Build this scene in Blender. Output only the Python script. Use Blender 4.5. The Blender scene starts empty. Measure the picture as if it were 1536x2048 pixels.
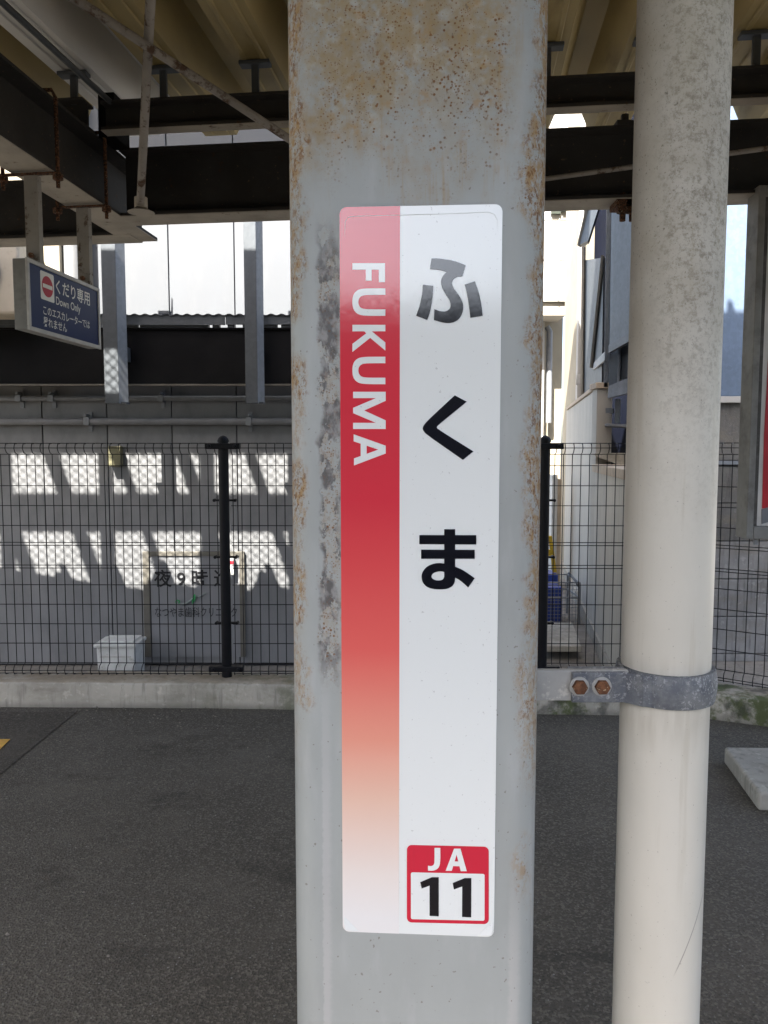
import bpy, bmesh, math, random
from mathutils import Vector, Matrix, noise as mnoise
random.seed(7)
scn = bpy.context.scene
COL = scn.collection

# ------------------------------------------------------------------ camera
CAM_H, TILT, FPX = 1.5, math.radians(4.5), 1540.0      # focal length in photograph pixels (1536 x 2048)
cam_d = bpy.data.cameras.new('camera')
cam = bpy.data.objects.new('camera', cam_d); COL.objects.link(cam)
cam.location = (0, 0, CAM_H)
cam.rotation_euler = (math.radians(90) - TILT, 0, 0)
cam_d.sensor_fit = 'VERTICAL'; cam_d.sensor_height = 36.0
cam_d.lens = FPX / 2048 * 36.0
cam_d.clip_start = 0.02; cam_d.clip_end = 3000
scn.camera = cam

# ------------------------------------------------------------------ light
SX, SK = 0.50, 1.48                                     # sunlight travels along (SX, 1, -SK)
sun_dir = Vector((SX, 1.0, -SK)).normalized()
elev = math.asin(-sun_dir.z)
world = bpy.data.worlds.new('World'); scn.world = world; world.use_nodes = True
wnt = world.node_tree
bg = wnt.nodes['Background']
sky = wnt.nodes.new('ShaderNodeTexSky'); sky.sky_type = 'NISHITA'; sky.sun_disc = False
sky.sun_elevation = elev
sky.sun_rotation = math.atan2(-sun_dir.x, -sun_dir.y)
sky.air_density = 1.0; sky.dust_density = 3.5; sky.ozone_density = 0.45
wnt.links.new(sky.outputs[0], bg.inputs[0]); bg.inputs[1].default_value = 0.088
sl = bpy.data.lights.new('sun', 'SUN'); sl.energy = 5.0; sl.angle = math.radians(0.38); sl.color = (1.0, 0.955, 0.88)
sun = bpy.data.objects.new('sun', sl); COL.objects.link(sun)
sun.location = (-5, -10, 15)
sun.rotation_euler = sun_dir.to_track_quat('-Z', 'Y').to_euler()
scn.view_settings.view_transform = 'Standard'; scn.view_settings.look = 'None'
scn.view_settings.gamma = 1.0; scn.view_settings.use_curve_mapping = False
scn.view_settings.exposure = 2.75
scn.render.engine = 'CYCLES'
scn.cycles.max_bounces = 6; scn.cycles.diffuse_bounces = 5; scn.cycles.glossy_bounces = 3
scn.cycles.use_denoising = True
scn.cycles.sample_clamp_indirect = 10

# ------------------------------------------------------------------ pixel helpers (photograph pixels -> places)
CT, ST = math.cos(TILT), math.sin(TILT)
EYE = Vector((0, 0, CAM_H))
def ray(px, py):
    u, v = (px - 768) / FPX, (1024 - py) / FPX
    return Vector((u, v * ST + CT, v * CT - ST))
def at(px, py, Y):
    d = ray(px, py); return EYE + d * (Y / d.y)
def ground_at(px, py, z=0.0):
    d = ray(px, py); return EYE + d * ((z - CAM_H) / d.z)
class Plane:
    """A vertical plane: origin o, unit direction ex along it; normal n faces the viewer."""
    def __init__(s, o, ex):
        s.o = Vector(o); s.ex = Vector(ex).normalized(); s.n = s.ex.cross(Vector((0, 0, 1))).normalized()
    def inv(s, px, py):
        d = ray(px, py); t = (s.o - EYE).dot(s.n) / d.dot(s.n); p = EYE + d * t
        return ((p - s.o).dot(s.ex), p.z)
    def pt(s, a, z, off=0.0):
        p = s.o + s.ex * a + s.n * off; return Vector((p.x, p.y, z))

# ------------------------------------------------------------------ mesh builder
ORG = {}
class MB:
    def __init__(s): s.v = []; s.f = []
    def add(s, vs, fs):
        k = len(s.v); s.v += [Vector(x) for x in vs]; s.f += [tuple(i + k for i in f) for f in fs]; return s
    def box(s, c, size, ex=None, ez=None):
        c = Vector(c); ex = Vector(ex).normalized() if ex is not None else Vector((1, 0, 0))
        ez = Vector(ez).normalized() if ez is not None else Vector((0, 0, 1))
        ey = ez.cross(ex).normalized(); ez = ex.cross(ey)
        hx, hy, hz = [q / 2 for q in size]
        vs = [c + ex * hx * i + ey * hy * j + ez * hz * k for k in (-1, 1) for j in (-1, 1) for i in (-1, 1)]
        return s.add(vs, [(0, 2, 3, 1), (4, 5, 7, 6), (0, 1, 5, 4), (2, 6, 7, 3), (0, 4, 6, 2), (1, 3, 7, 5)])
    def bx(s, x0, x1, y0, y1, z0, z1):
        return s.box(((x0 + x1) / 2, (y0 + y1) / 2, (z0 + z1) / 2), (x1 - x0, y1 - y0, z1 - z0))
    def tube(s, pts, r, n=8, cap=True):
        pts = [Vector(p) for p in pts]; rings = []
        rs = r if isinstance(r, (list, tuple)) else [r] * len(pts)
        prev = None
        for i, p in enumerate(pts):
            t = (pts[min(i + 1, len(pts) - 1)] - pts[max(i - 1, 0)]).normalized()
            if prev is None:
                a = Vector((0, 0, 1)) if abs(t.z) < .9 else Vector((1, 0, 0)); u = t.cross(a).normalized()
            else:
                u = (prev - t * prev.dot(t)).normalized()
            w = t.cross(u); prev = u
            rings.append([p + (u * math.cos(2 * math.pi * k / n) + w * math.sin(2 * math.pi * k / n)) * rs[i] for k in range(n)])
        k0 = len(s.v); s.v += [q for rg in rings for q in rg]
        for i in range(len(pts) - 1):
            for k in range(n):
                a = k0 + i * n + k; b = k0 + i * n + (k + 1) % n
                s.f.append((a, b, b + n, a + n))
        if cap:
            s.f.append(tuple(k0 + k for k in reversed(range(n)))); s.f.append(tuple(k0 + (len(pts) - 1) * n + k for k in range(n)))
        return s
    def sweep(s, prof, p0, p1, ux=None, closed=True):
        """extrude a 2-D profile (across, up) from p0 to p1"""
        p0, p1 = Vector(p0), Vector(p1); t = (p1 - p0).normalized()
        up = Vector((0, 0, 1)) if ux is None else Vector(ux)
        ac = t.cross(up).normalized(); up = ac.cross(t)
        n = len(prof)
        vs = [p0 + ac * a + up * b for a, b in prof] + [p1 + ac * a + up * b for a, b in prof]
        fs = [(i, (i + 1) % n, n + (i + 1) % n, n + i) for i in range(n if closed else n - 1)]
        if closed: fs += [tuple(reversed(range(n))), tuple(range(n, 2 * n))]
        return s.add(vs, fs)
    def prism(s, poly, depth):
        """poly: list of 3-D points (front), extruded by the vector depth"""
        n = len(poly); d = Vector(depth)
        return s.add([Vector(p) for p in poly] + [Vector(p) + d for p in poly],
                     [tuple(range(n)), tuple(reversed(range(n, 2 * n)))] + [(i, n + i, n + (i + 1) % n, (i + 1) % n) for i in range(n)])
    def face(s, poly): return s.add(poly, [tuple(range(len(poly)))])
    def mesh(s, name, org=(0, 0, 0), fix=True):
        me = bpy.data.meshes.new(name); o = Vector(org)
        me.from_pydata([tuple(p - o) for p in s.v], [], s.f); me.update()
        if fix:
            bm = bmesh.new(); bm.from_mesh(me); bmesh.ops.recalc_face_normals(bm, faces=bm.faces); bm.to_mesh(me); bm.free()
        return me
    def build(s, name, mat, parent=None, org=None, bevel=0, seg=2, smooth=False, fix=True):
        if parent is not None: O = ORG[parent.name]
        elif org is not None: O = Vector(org)
        else:
            xs = [p.x for p in s.v]; ys = [p.y for p in s.v]; zs = [p.z for p in s.v]
            O = Vector(((min(xs) + max(xs)) / 2, (min(ys) + max(ys)) / 2, min(zs)))
        me = s.mesh(name, O, fix); o = bpy.data.objects.new(name, me); COL.objects.link(o)
        me.materials.append(mat); ORG[o.name] = O
        if parent is not None: o.parent = parent
        else: o.location = O
        if smooth:
            for p in me.polygons: p.use_smooth = True
            me.set_sharp_from_angle(angle=math.radians(40)) if hasattr(me, 'set_sharp_from_angle') else None
        if bevel:
            b = o.modifiers.new('bevel', 'BEVEL'); b.width = bevel; b.segments = seg; b.limit_method = 'ANGLE'; b.angle_limit = math.radians(35)
        return o
def thing(name, label, cat, loc, group=None):
    o = bpy.data.objects.new(name, None); COL.objects.link(o); o.location = loc; o.empty_display_size = .1
    ORG[o.name] = Vector(loc); tag(o, label, cat, group); return o
def tag(o, label=None, cat=None, group=None, kind=None):
    if label: o['label'] = label
    if cat: o['category'] = cat
    if group: o['group'] = group
    if kind: o['kind'] = kind
    return o
def clone(o, name, off, parent):
    c = bpy.data.objects.new(name, o.data); COL.objects.link(c); c.parent = parent
    c.location = o.location + Vector(off); c.rotation_euler = o.rotation_euler; ORG[c.name] = ORG[o.name]
    for m in o.modifiers:
        q = c.modifiers.new(m.name, m.type); q.width = m.width; q.segments = m.segments; q.limit_method = m.limit_method; q.angle_limit = m.angle_limit
    return c

# ------------------------------------------------------------------ materials
class NT:
    def __init__(s, name):
        s.m = bpy.data.materials.new(name); s.m.use_nodes = True; s.t = s.m.node_tree
        s.b = s.t.nodes['Principled BSDF']; s._tc = None
    def n(s, typ, **kw):
        nd = s.t.nodes.new(typ)
        for k, v in kw.items(): setattr(nd, k, v)
        return nd
    def put(s, sock, v):
        if isinstance(v, bpy.types.NodeSocket): s.t.links.new(v, sock)
        elif isinstance(v, (tuple, list)) and len(v) == 3 and sock.type == 'RGBA': sock.default_value = (*v, 1)
        else: sock.default_value = v
    def co(s, scale=(1, 1, 1)):
        if s._tc is None: s._tc = s.n('ShaderNodeTexCoord')
        if scale == (1, 1, 1): return s._tc.outputs['Object']
        m = s.n('ShaderNodeMapping'); m.inputs['Scale'].default_value = scale; s.put(m.inputs[0], s._tc.outputs['Object']); return m.outputs[0]
    def xyz(s):
        q = s.n('ShaderNodeSeparateXYZ'); s.put(q.inputs[0], s.co()); return q.outputs
    def math(s, op, a, b=0.0, c=0.0, clamp=False):
        q = s.n('ShaderNodeMath', operation=op, use_clamp=clamp)
        s.put(q.inputs[0], a); s.put(q.inputs[1], b)
        if len(q.inputs) > 2: s.put(q.inputs[2], c)
        return q.outputs[0]
    def mul(s, *a):
        r = a[0]
        for q in a[1:]: r = s.math('MULTIPLY', r, q)
        return r
    def mx(s, a, b): return s.math('MAXIMUM', a, b)
    def step(s, v, a, b):
        q = s.n('ShaderNodeMapRange', interpolation_type='SMOOTHSTEP'); s.put(q.inputs[0], v)
        if a <= b: q.inputs[1].default_value, q.inputs[2].default_value, q.inputs[3].default_value, q.inputs[4].default_value = a, b, 0, 1
        else: q.inputs[1].default_value, q.inputs[2].default_value, q.inputs[3].default_value, q.inputs[4].default_value = b, a, 1, 0
        return q.outputs[0]
    def band(s, v, a, b, c, d): return s.mul(s.step(v, a, b), s.step(v, d, c))
    def noise(s, scale, detail=5, stretch=(1, 1, 1), rough=.55, dist=0):
        q = s.n('ShaderNodeTexNoise'); s.put(q.inputs['Vector'], s.co(stretch))
        q.inputs['Scale'].default_value = scale; q.inputs['Detail'].default_value = detail; q.inputs['Roughness'].default_value = rough; q.inputs['Distortion'].default_value = dist
        return q.outputs[0]
    def voro(s, scale, stretch=(1, 1, 1), out='Distance', feature='F1'):
        q = s.n('ShaderNodeTexVoronoi', feature=feature); s.put(q.inputs['Vector'], s.co(stretch)); q.inputs['Scale'].default_value = scale
        return q.outputs[out]
    def mix(s, f, a, b):
        q = s.n('ShaderNodeMix', data_type='RGBA'); s.put(q.inputs[0], f); s.put(q.inputs[6], a); s.put(q.inputs[7], b); return q.outputs[2]
    def bump(s, h, strength=.3, dist=.01, normal=None):
        q = s.n('ShaderNodeBump'); q.inputs['Strength'].default_value = strength; q.inputs['Distance'].default_value = dist; s.put(q.inputs['Height'], h)
        if normal is not None: s.put(q.inputs['Normal'], normal)
        return q.outputs[0]
    def done(s, col, rough=.6, metal=0.0, spec=.5, normal=None, coat=0):
        s.put(s.b.inputs['Base Color'], col); s.put(s.b.inputs['Roughness'], rough); s.put(s.b.inputs['Metallic'], metal)
        s.put(s.b.inputs['Specular IOR Level'], spec)
        if normal is not None: s.put(s.b.inputs['Normal'], normal)
        if coat: s.b.inputs['Coat Weight'].default_value = coat
        return s.m
def simple(name, c, c2=None, scale=6, rough=.6, metal=0.0, spec=.4, bump=.15, bscale=60, stretch=(1, 1, 1), dirt=None, dscale=9, lo=.45, hi=.7):
    t = NT(name); c2 = c2 or tuple(q * .82 for q in c)
    col = t.mix(t.step(t.noise(scale, 6, stretch), .35, .65), c, c2)
    if dirt: col = t.mix(t.mul(t.step(t.noise(dscale, 8, stretch, .65), lo, hi), .85), col, dirt)
    r = t.math('ADD', t.mul(t.noise(scale * 3, 3), .2), rough - .1)
    return t.done(col, r, metal, spec, t.bump(t.noise(bscale, 4), bump, .004) if bump else None)

def column_paint():
    t = NT('weathered grey column paint'); x, y, z = t.xyz()
    base = t.mix(t.step(t.noise(5, 6, (1, 1, .5)), .35, .7), (.395, .41, .395), (.335, .348, .335))
    base = t.mix(t.mul(t.step(t.noise(40, 4, (1, 1, .25)), .5, .8), .35), base, (.5, .5, .5))
    # corner highlight painted as pale streaks along the weld's brush edge
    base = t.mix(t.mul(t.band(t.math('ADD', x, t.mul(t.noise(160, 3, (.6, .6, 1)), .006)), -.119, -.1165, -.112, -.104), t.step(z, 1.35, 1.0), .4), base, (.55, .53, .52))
    base = t.mix(t.mul(t.band(t.math('ADD', x, t.mul(t.noise(160, 3, (.6, .6, 1)), .006)), .108, .114, .120, .128), t.step(z, 1.05, .85), .45), base, (.52, .5, .48))
    n1 = t.noise(9, 7, (1, 1, .8), .6); n2 = t.noise(26, 6, (1, 1, .7), .65)
    top = t.mul(t.step(t.math('ADD', z, t.mul(n1, .28)), 1.93, 2.08), t.step(t.math('ADD', x, t.mul(n2, .06)), -.125, -.085), t.step(t.math('ADD', x, t.mul(n1, .05)), .145, .10))
    stain = t.mul(top, t.step(t.math('ADD', t.mul(n2, .6), t.mul(t.noise(110, 5), .4)), .36, .58))
    col = t.mix(t.mul(stain, .92), base, (.35, .27, .155))
    col = t.mix(t.mul(top, t.step(t.noise(70, 5), .5, .7), .55), col, (.49, .47, .42))
    col = t.mix(t.mul(top, t.step(n1, .46, .62), t.step(t.noise(18, 5), .38, .6), .7), col, (.29, .20, .09))
    run = t.mul(t.step(t.noise(75, 5, (1, 1, .07), .6), .54, .68), t.band(z, 1.74, 1.80, 1.96, 2.12), t.step(n1, .40, .58))
    col = t.mix(t.mul(run, .55), col, (.36, .25, .12))
    # pits
    vs_ = t.n('ShaderNodeSeparateColor'); t.put(vs_.inputs[0], t.voro(430, out='Color'))
    fine = t.mul(t.step(t.math('SUBTRACT', t.voro(430), t.mul(vs_.outputs[1], .36)), .12, -.02), t.step(vs_.outputs[0], .5, .6))
    vq = t.n('ShaderNodeSeparateColor'); t.put(vq.inputs[0], t.voro(250, out='Color'))
    pit = t.mul(t.step(t.math('SUBTRACT', t.voro(250), t.mul(vq.outputs[1], .36)), .10, -.04), t.step(vq.outputs[0], .45, .55))
    pit2 = t.step(t.noise(170, 5, (1, 1, .8), .65), .57, .64)
    dens = t.step(t.noise(13, 5), .38, .54)
    near = t.mul(t.step(t.math('ADD', z, t.mul(n1, .2)), 1.87, 1.98), t.step(x, -.12, -.09), t.step(x, .11, .08))
    m_top = t.mul(near, dens)
    # edge bands of rust running down both corners
    rb = t.math('ADD', x, t.mul(t.math('SUBTRACT', t.noise(14, 6, (.3, .3, 1)), .5), .075))
    right = t.mul(t.step(rb, .112, .132), t.step(t.math('ADD', z, t.mul(t.noise(5, 3), .5)), 1.33, 1.62))
    right2 = t.mul(t.step(rb, .10, .13), t.step(t.noise(11, 4, (1, 1, .6)), .56, .68), t.step(z, .85, 1.0))
    left = t.mul(t.step(rb, -.134, -.146), t.step(t.math('ADD', z, t.mul(t.noise(6, 3), .4)), 1.28, 1.5), t.step(t.noise(8, 4, (.3, .3, 1)), .36, .5))
    strip_x = t.math('ADD', x, t.mul(t.math('SUBTRACT', t.noise(30, 4, (.3, .3, 1)), .5), .03))
    strip = t.mul(t.band(strip_x, -.124, -.117, -.102, -.093), t.band(z, 1.20, 1.28, 1.70, 1.78))
    edge_l = t.mul(t.band(x, -.100, -.094, -.088, -.082), t.band(z, 1.15, 1.25, 1.45, 1.6), t.step(t.noise(16, 3), .5, .62))
    band_stain = t.mx(t.mx(right, t.mul(right2, .7)), t.mx(left, t.mx(t.mul(strip, .35), edge_l)))
    col = t.mix(t.mul(band_stain, t.step(t.noise(120, 6, (1, 1, .6), .7), .40, .62), .85), col, (.34, .20, .065))
    col = t.mix(t.mul(t.mx(right, left), t.step(t.noise(170, 5, (1, 1, .5), .7), .54, .62), .85), col, (.17, .075, .022))
    col = t.mix(t.mul(t.mx(t.mx(right, left), t.mx(top, strip)), fine, .8), col, (.22, .10, .03))
    peel = t.mul(strip, t.step(t.noise(42, 7, (1, 1, .6), .7), .47, .50))
    col = t.mix(t.mul(peel, .9), col, t.mix(t.step(t.noise(140, 3, (1, 1, .5)), .4, .65), (.09, .085, .085), (.28, .27, .26)))
    pits = t.mul(pit, t.mx(m_top, t.mx(t.mul(band_stain, t.step(t.noise(20, 4), .4, .6)), t.mul(strip, t.step(t.noise(11, 3), .48, .6)))))
    pits = t.mx(pits, t.mul(pit2, t.mx(t.mul(m_top, t.step(t.noise(8, 3), .5, .62)), t.mul(band_stain, .8))))
    col = t.mix(t.mul(pits, .9), col, t.mix(t.noise(60, 2), (.12, .042, .012), (.30, .13, .03)))
    halo = t.mul(t.step(t.noise(55, 5), .56, .7), m_top, .45)
    col = t.mix(halo, col, (.40, .22, .07))
    tiny = t.mul(t.step(t.noise(180, 1), .73, .76), .6)
    col = t.mix(tiny, col, (.16, .13, .10))
    dark = t.mul(t.step(t.noise(95, 6, (1, 1, 1), .75, 2.0), .6, .68), t.step(z, 2.02, 2.25), t.step(x, -.03, .05), .6)
    col = t.mix(dark, col, (.14, .14, .135))
    h = t.math('SUBTRACT', t.mul(t.noise(30, 5), .5), t.math('ADD', t.mul(pits, 1.0), t.mul(peel, .8)))
    nrm = t.bump(h, .45, .0025, t.bump(t.noise(7, 2, (1, 1, .6)), .25, .012))
    return t.done(col, t.math('ADD', t.mul(t.mx(top, band_stain), .3), .42), 0, .42, nrm)

def asphalt(name, a, b, seed=0.0):
    t = NT(name)
    big = t.step(t.noise(1.1, 5), .3, .7)
    col = t.mix(big, a, b)
    g = t.noise(120, 3, (1, 1, 1), .6); v = t.voro(135, out='Color')
    q = t.n('ShaderNodeSeparateColor'); t.put(q.inputs[0], v)
    col = t.mix(t.mul(t.step(q.outputs[0], .45, 1.0), .7), col, tuple(c * 2.6 for c in a))
    col = t.mix(t.mul(t.step(g, .5, .3), .7), col, tuple(c * .4 for c in a))
    sp = t.mul(t.step(q.outputs[1], .985, .995), t.step(t.voro(135), .5, .2))
    col = t.mix(t.mul(sp, .8), col, (.3, .29, .27))
    col = t.mix(t.mul(t.step(t.noise(2.2, 7, (1, 1, 1), .72), .50, .70), .6), col, tuple(c * 1.7 for c in a))
    col = t.mix(t.mul(t.step(t.noise(1.6, 7, (1, 1.6, 1), .75), .54, .68), .6), col, tuple(c * .45 for c in a))
    gum = t.mul(t.step(t.voro(3.2), .05, .03), t.step(t.noise(1.3, 2), .48, .52))
    col = t.mix(t.mul(gum, .5), col, tuple(c * 2.4 for c in a))
    col = t.mix(t.mul(t.step(t.noise(5.5, 7, (1, 1, 1), .75), .62, .72), .45), col, (.11, .078, .05))
    h = t.math('ADD', t.mul(t.voro(135), .6), g)
    return t.done(col, .85, 0, .3, t.bump(h, .8, .006))

def concrete(name, c, moss=True, streak=True):
    t = NT(name); x, y, z = t.xyz()
    col = t.mix(t.step(t.noise(3, 7, (1, 1, 1), .65), .3, .7), c, tuple(q * .72 for q in c))
    if streak:
        col = t.mix(t.mul(t.step(t.noise(26, 5, (1, 1, .10), .65), .50, .70), .65), col, tuple(q * .42 for q in c))
        col = t.mix(t.mul(t.step(t.noise(30, 6), .58, .7), .5), col, tuple(min(1, q * 1.3) for q in c))
        col = t.mix(t.mul(t.step(t.noise(2.6, 7, (1, 1, 2.5), .7), .48, .75), .6), col, (.19, .165, .125))
    if moss:
        col = t.mix(t.mul(t.step(t.math('ADD', z, t.mul(t.noise(12, 5), .06)), .075, .03), .55), col, (.16, .15, .13))
        col = t.mix(t.mul(t.step(t.math('ADD', z, t.mul(t.noise(9, 5), .01)), .146, .153), .6), col, (.26, .20, .13))
    if moss:
        mm = t.mul(t.step(t.noise(6, 7, (1, 1, 1), .7), .44, .60), t.step(x, -1.7, .6))
        col = t.mix(t.mul(mm, .9), col, (.07, .09, .025))
        col = t.mix(t.mul(t.step(t.noise(9, 6), .5, .65), t.step(x, -.7, .6), .6), col, (.05, .05, .045))
    return t.done(col, .9, 0, .25, t.bump(t.noise(60, 8, (1, 1, 1), .65), .55, .008))

def galvanised(name, c=(.22, .23, .245), rough=.5, metal=.35):
    t = NT(name)
    v = t.voro(38, out='Color'); q = t.n('ShaderNodeSeparateColor'); t.put(q.inputs[0], v)
    col = t.mix(t.mul(q.outputs[0], .4), c, tuple(k * .62 for k in c))
    col = t.mix(t.mul(t.step(t.noise(10, 6, (1, 1, .3)), .5, .75), .5), col, tuple(min(1, k * 1.3) for k in c))
    return t.done(col, t.math('ADD', t.mul(t.noise(20, 4), .25), rough - .12), metal, .5, t.bump(t.noise(30, 3), .1, .004))

def crusted_zinc():
    t = NT('crusted zinc')
    col = t.mix(t.step(t.noise(45, 6, (1, 1, 1), .65), .38, .62), (.115, .125, .145), (.20, .21, .22))
    crust = t.step(t.noise(240, 6, (1, 1, 1), .72, .4), .53, .6)
    crust = t.mul(crust, t.step(t.noise(26, 4), .34, .6))
    col = t.mix(t.mul(crust, .75), col, (.50, .51, .53))
    col = t.mix(t.mul(t.step(t.noise(20, 5), .62, .75), .4), col, (.36, .28, .2))
    return t.done(col, .62, .25, .45, t.bump(t.math('ADD', crust, t.noise(60, 5)), .55, .0025))

def rust_mat(name, c=(.10, .045, .025)):
    t = NT(name)
    col = t.mix(t.step(t.noise(120, 6, (1, 1, 1), .7), .4, .65), c, (.20, .09, .045))
    col = t.mix(t.mul(t.step(t.noise(160, 4), .62, .7), .8), col, (.55, .48, .33))
    return t.done(col, .85, .1, .3, t.bump(t.noise(200, 6), .8, .002))

def steel_paint(name, c, rust=.5, rough=.5):
    t = NT(name)
    col = t.mix(t.step(t.noise(4, 6, (1, 1, 1), .6), .35, .7), c, tuple(q * .7 for q in c))
    r = t.step(t.noise(16, 8, (1, 1, 1), .72), .66 - rust * .12, .74 - rust * .1)
    col = t.mix(t.mul(r, .9), col, (.085, .045, .025))
    col = t.mix(t.mul(t.step(t.noise(60, 4), .66, .72), .5), col, (.2, .13, .08))
    return t.done(col, t.math('ADD', t.mul(r, .15), rough + .2), 0, .25, t.bump(t.noise(40, 5), .25, .004))

def pvc():
    t = NT('cream drain pipe plastic'); x, y, z = t.xyz()
    col = t.mix(t.step(t.noise(7, 5, (1, 1, .4)), .35, .7), (.66, .625, .55), (.60, .57, .50))
    zz = t.math('ADD', z, t.mul(t.noise(6, 4), .35))
    grime = t.step(zz, 1.55, 1.95)
    n = t.noise(95, 9, (1, 1, 1), .82)
    col = t.mix(t.mul(grime, t.step(t.noise(11, 6, (1, 1, 1), .6), .3, .7), .75), col, (.40, .36, .29))
    col = t.mix(t.mul(grime, .25), col, (.33, .29, .23))
    col = t.mix(t.mul(grime, t.step(n, .46, .62), t.step(x, -.055, -.02), .75), col, (.20, .17, .125))
    col = t.mix(t.mul(t.step(t.noise(300, 4, (1, 1, .8), .75), .60, .66), t.step(zz, 1.5, 2.0), .75), col, (.09, .08, .06))
    col = t.mix(t.mul(t.step(t.noise(4.5, 5, (1, 1, .25)), .5, .7), t.step(zz, .9, 1.5), .4), col, (.46, .41, .28))
    col = t.mix(t.mul(t.step(t.noise(330, 1), .75, .78), .6), col, (.2, .17, .13))
    rim = t.mul(t.step(t.math('ADD', z, t.mul(t.noise(40, 4, (1, 1, .3)), .05)), 1.12, 1.185), t.step(z, 1.25, 1.2), t.step(t.noise(50, 5, (1, 1, .15)), .35, .65))
    col = t.mix(t.mul(rim, .35), col, (.34, .30, .23))
    drip = t.mul(t.step(t.noise(55, 5, (1, 1, .05), .6), .55, .68), t.step(z, .75, 1.15), .30)
    col = t.mix(drip, col, (.44, .39, .30))
    scuff = t.mul(t.step(t.noise(75, 6, (1, 1, 3.5), .7), .66, .70), t.step(t.noise(6, 3), .52, .62), .5)
    col = t.mix(scuff, col, (.25, .23, .2))
    # a hairline scratch low on the pipe
    sc = t.math('ABSOLUTE', t.math('SUBTRACT', t.math('SUBTRACT', z, .81), t.mul(t.math('SUBTRACT', x, .001), 2.2)))
    col = t.mix(t.mul(t.step(sc, .0028, .0008), t.step(x, .0, .01), t.step(z, .93, .90), .7), col, (.2, .18, .15))
    return t.done(col, t.math('ADD', t.mul(grime, .25), .38), 0, .45, t.bump(t.noise(9, 3, (1, 1, .5)), .12, .01))

def sticker_mat(name, kind):
    t = NT(name); x, y, z = t.xyz()
    if kind == 'white': col = t.mix(t.mul(t.step(t.noise(260, 2), .7, .74), .5), (.86, .875, .85), (.45, .44, .42))
    elif kind == 'black': col = (.006, .006, .010)
    elif kind == 'red': col = (.66, .022, .052)
    else:   # printed gradient of the coloured stripe
        r = t.n('ShaderNodeValToRGB'); t.put(r.inputs[0], t.math('DIVIDE', t.math('SUBTRACT', z, .028), .87))
        e = r.color_ramp.elements
        cols = [(0.0, (.87, .84, .82)), (.063, (.88, .78, .72)), (.172, (.88, .57, .445)), (.258, (.88, .35, .255)), (.385, (.85, .15, .13)), (.5, (.79, .085, .09)), (.592, (.73, .045, .068)), (1.0, (.71, .036, .058))]
        e[0].position, e[0].color = cols[0][0], (*cols[0][1], 1); e[1].position, e[1].color = cols[-1][0], (*cols[-1][1], 1)
        for p, c in cols[1:-1]:
            k = e.new(p); k.color = (*c, 1)
        col = r.outputs[0]
    h = t.math('ADD', t.mul(t.noise(90, 3, (1, 1, .5)), .35), t.noise(7, 2, (1, 1, .4)))
    h = t.math('ADD', h, t.mul(t.noise(160, 3, (1, 1, .15)), t.step(z, .80, .88), .35))
    return t.done(col, t.math('ADD', t.mul(t.step(t.noise(4, 4), .4, .7), .04), .10), 0, 1.0, t.bump(h, .20, .0016))

M = {}
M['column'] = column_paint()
M['asphalt'] = asphalt('worn asphalt', (.070, .062, .049), (.098, .087, .070))
M['asphalt_new'] = asphalt('newer asphalt', (.053, .046, .036), (.062, .054, .043))
M['ballast'] = simple('dark track ballast', (.016, .014, .012), (.011, .010, .009), 30, .95, spec=.05)
M['kerb'] = concrete('kerb concrete', (.50, .46, .385))
M['slab'] = concrete('footing concrete', (.40, .375, .32), moss=False)
M['yard'] = concrete('yard concrete', (.24, .22, .19), moss=False)
M['galv'] = galvanised('galvanised steel')
M['galv_dark'] = galvanised('dull galvanised steel', (.085, .095, .105), .55, .2)
M['galv_panel'] = galvanised('galvanised panel', (.20, .217, .235), .5, .2)
M['zinc'] = crusted_zinc()
M['sky_tint_metal'] = galvanised('sky tinted metal sheet', (.12, .165, .235), .5, .1)  # blue sky reflection of the shaded wall put into the base colour
M['bar'] = simple('painted bar', (.40, .40, .385), (.33, .33, .32), 20, .6, dirt=(.55, .54, .5), dscale=60, lo=.56, hi=.66)
M['rust'] = rust_mat('rusted bolt')
M['pvc'] = pvc()
M['old_iron'] = rust_mat('old brown iron', (.035, .022, .016))
M['st_white'] = sticker_mat('sticker white', 'white'); M['st_black'] = sticker_mat('sticker black', 'black')
M['st_red'] = sticker_mat('sticker red', 'red'); M['st_grad'] = sticker_mat('sticker stripe gradient', 'grad')
M['girder'] = simple('black girder', (.009, .009, .010), (.006, .006, .007), 3, .75, spec=.12)
M['beam'] = steel_paint('dark grey beam paint', (.05, .047, .045), .35)
M['flange'] = steel_paint('flange paint', (.46, .42, .36), .4)
M['rod'] = steel_paint('brace rod paint', (.36, .335, .31), 1.25)
M['hanger'] = steel_paint('hanger strip', (.33, .31, .28), .9)
M['roof'] = simple('ochre roof lining', (.44, .345, .155), (.33, .255, .11), 2.2, .6, stretch=(1, .3, 1), dirt=(.15, .11, .05), dscale=3, lo=.5, hi=.75)
M['roof_grey'] = simple('silver roof sheet', (.62, .61, .59), (.52, .51, .50), 3, .5, metal=.2, stretch=(1, .3, 1))
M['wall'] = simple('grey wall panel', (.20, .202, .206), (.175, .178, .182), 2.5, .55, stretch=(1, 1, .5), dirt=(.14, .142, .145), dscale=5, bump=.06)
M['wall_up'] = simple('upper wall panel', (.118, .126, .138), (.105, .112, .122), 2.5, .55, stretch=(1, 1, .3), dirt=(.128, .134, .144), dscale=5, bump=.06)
M['joint'] = simple('wall joint', (.035, .035, .04), None, 8, .8)
M['beige'] = simple('cream render wall', (.34, .30, .225), (.30, .265, .20), 3, .75, bump=.1)
M['white_wall'] = simple('white wall', (.45, .435, .41), (.41, .40, .375), 3, .7, bump=.08)
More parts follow.
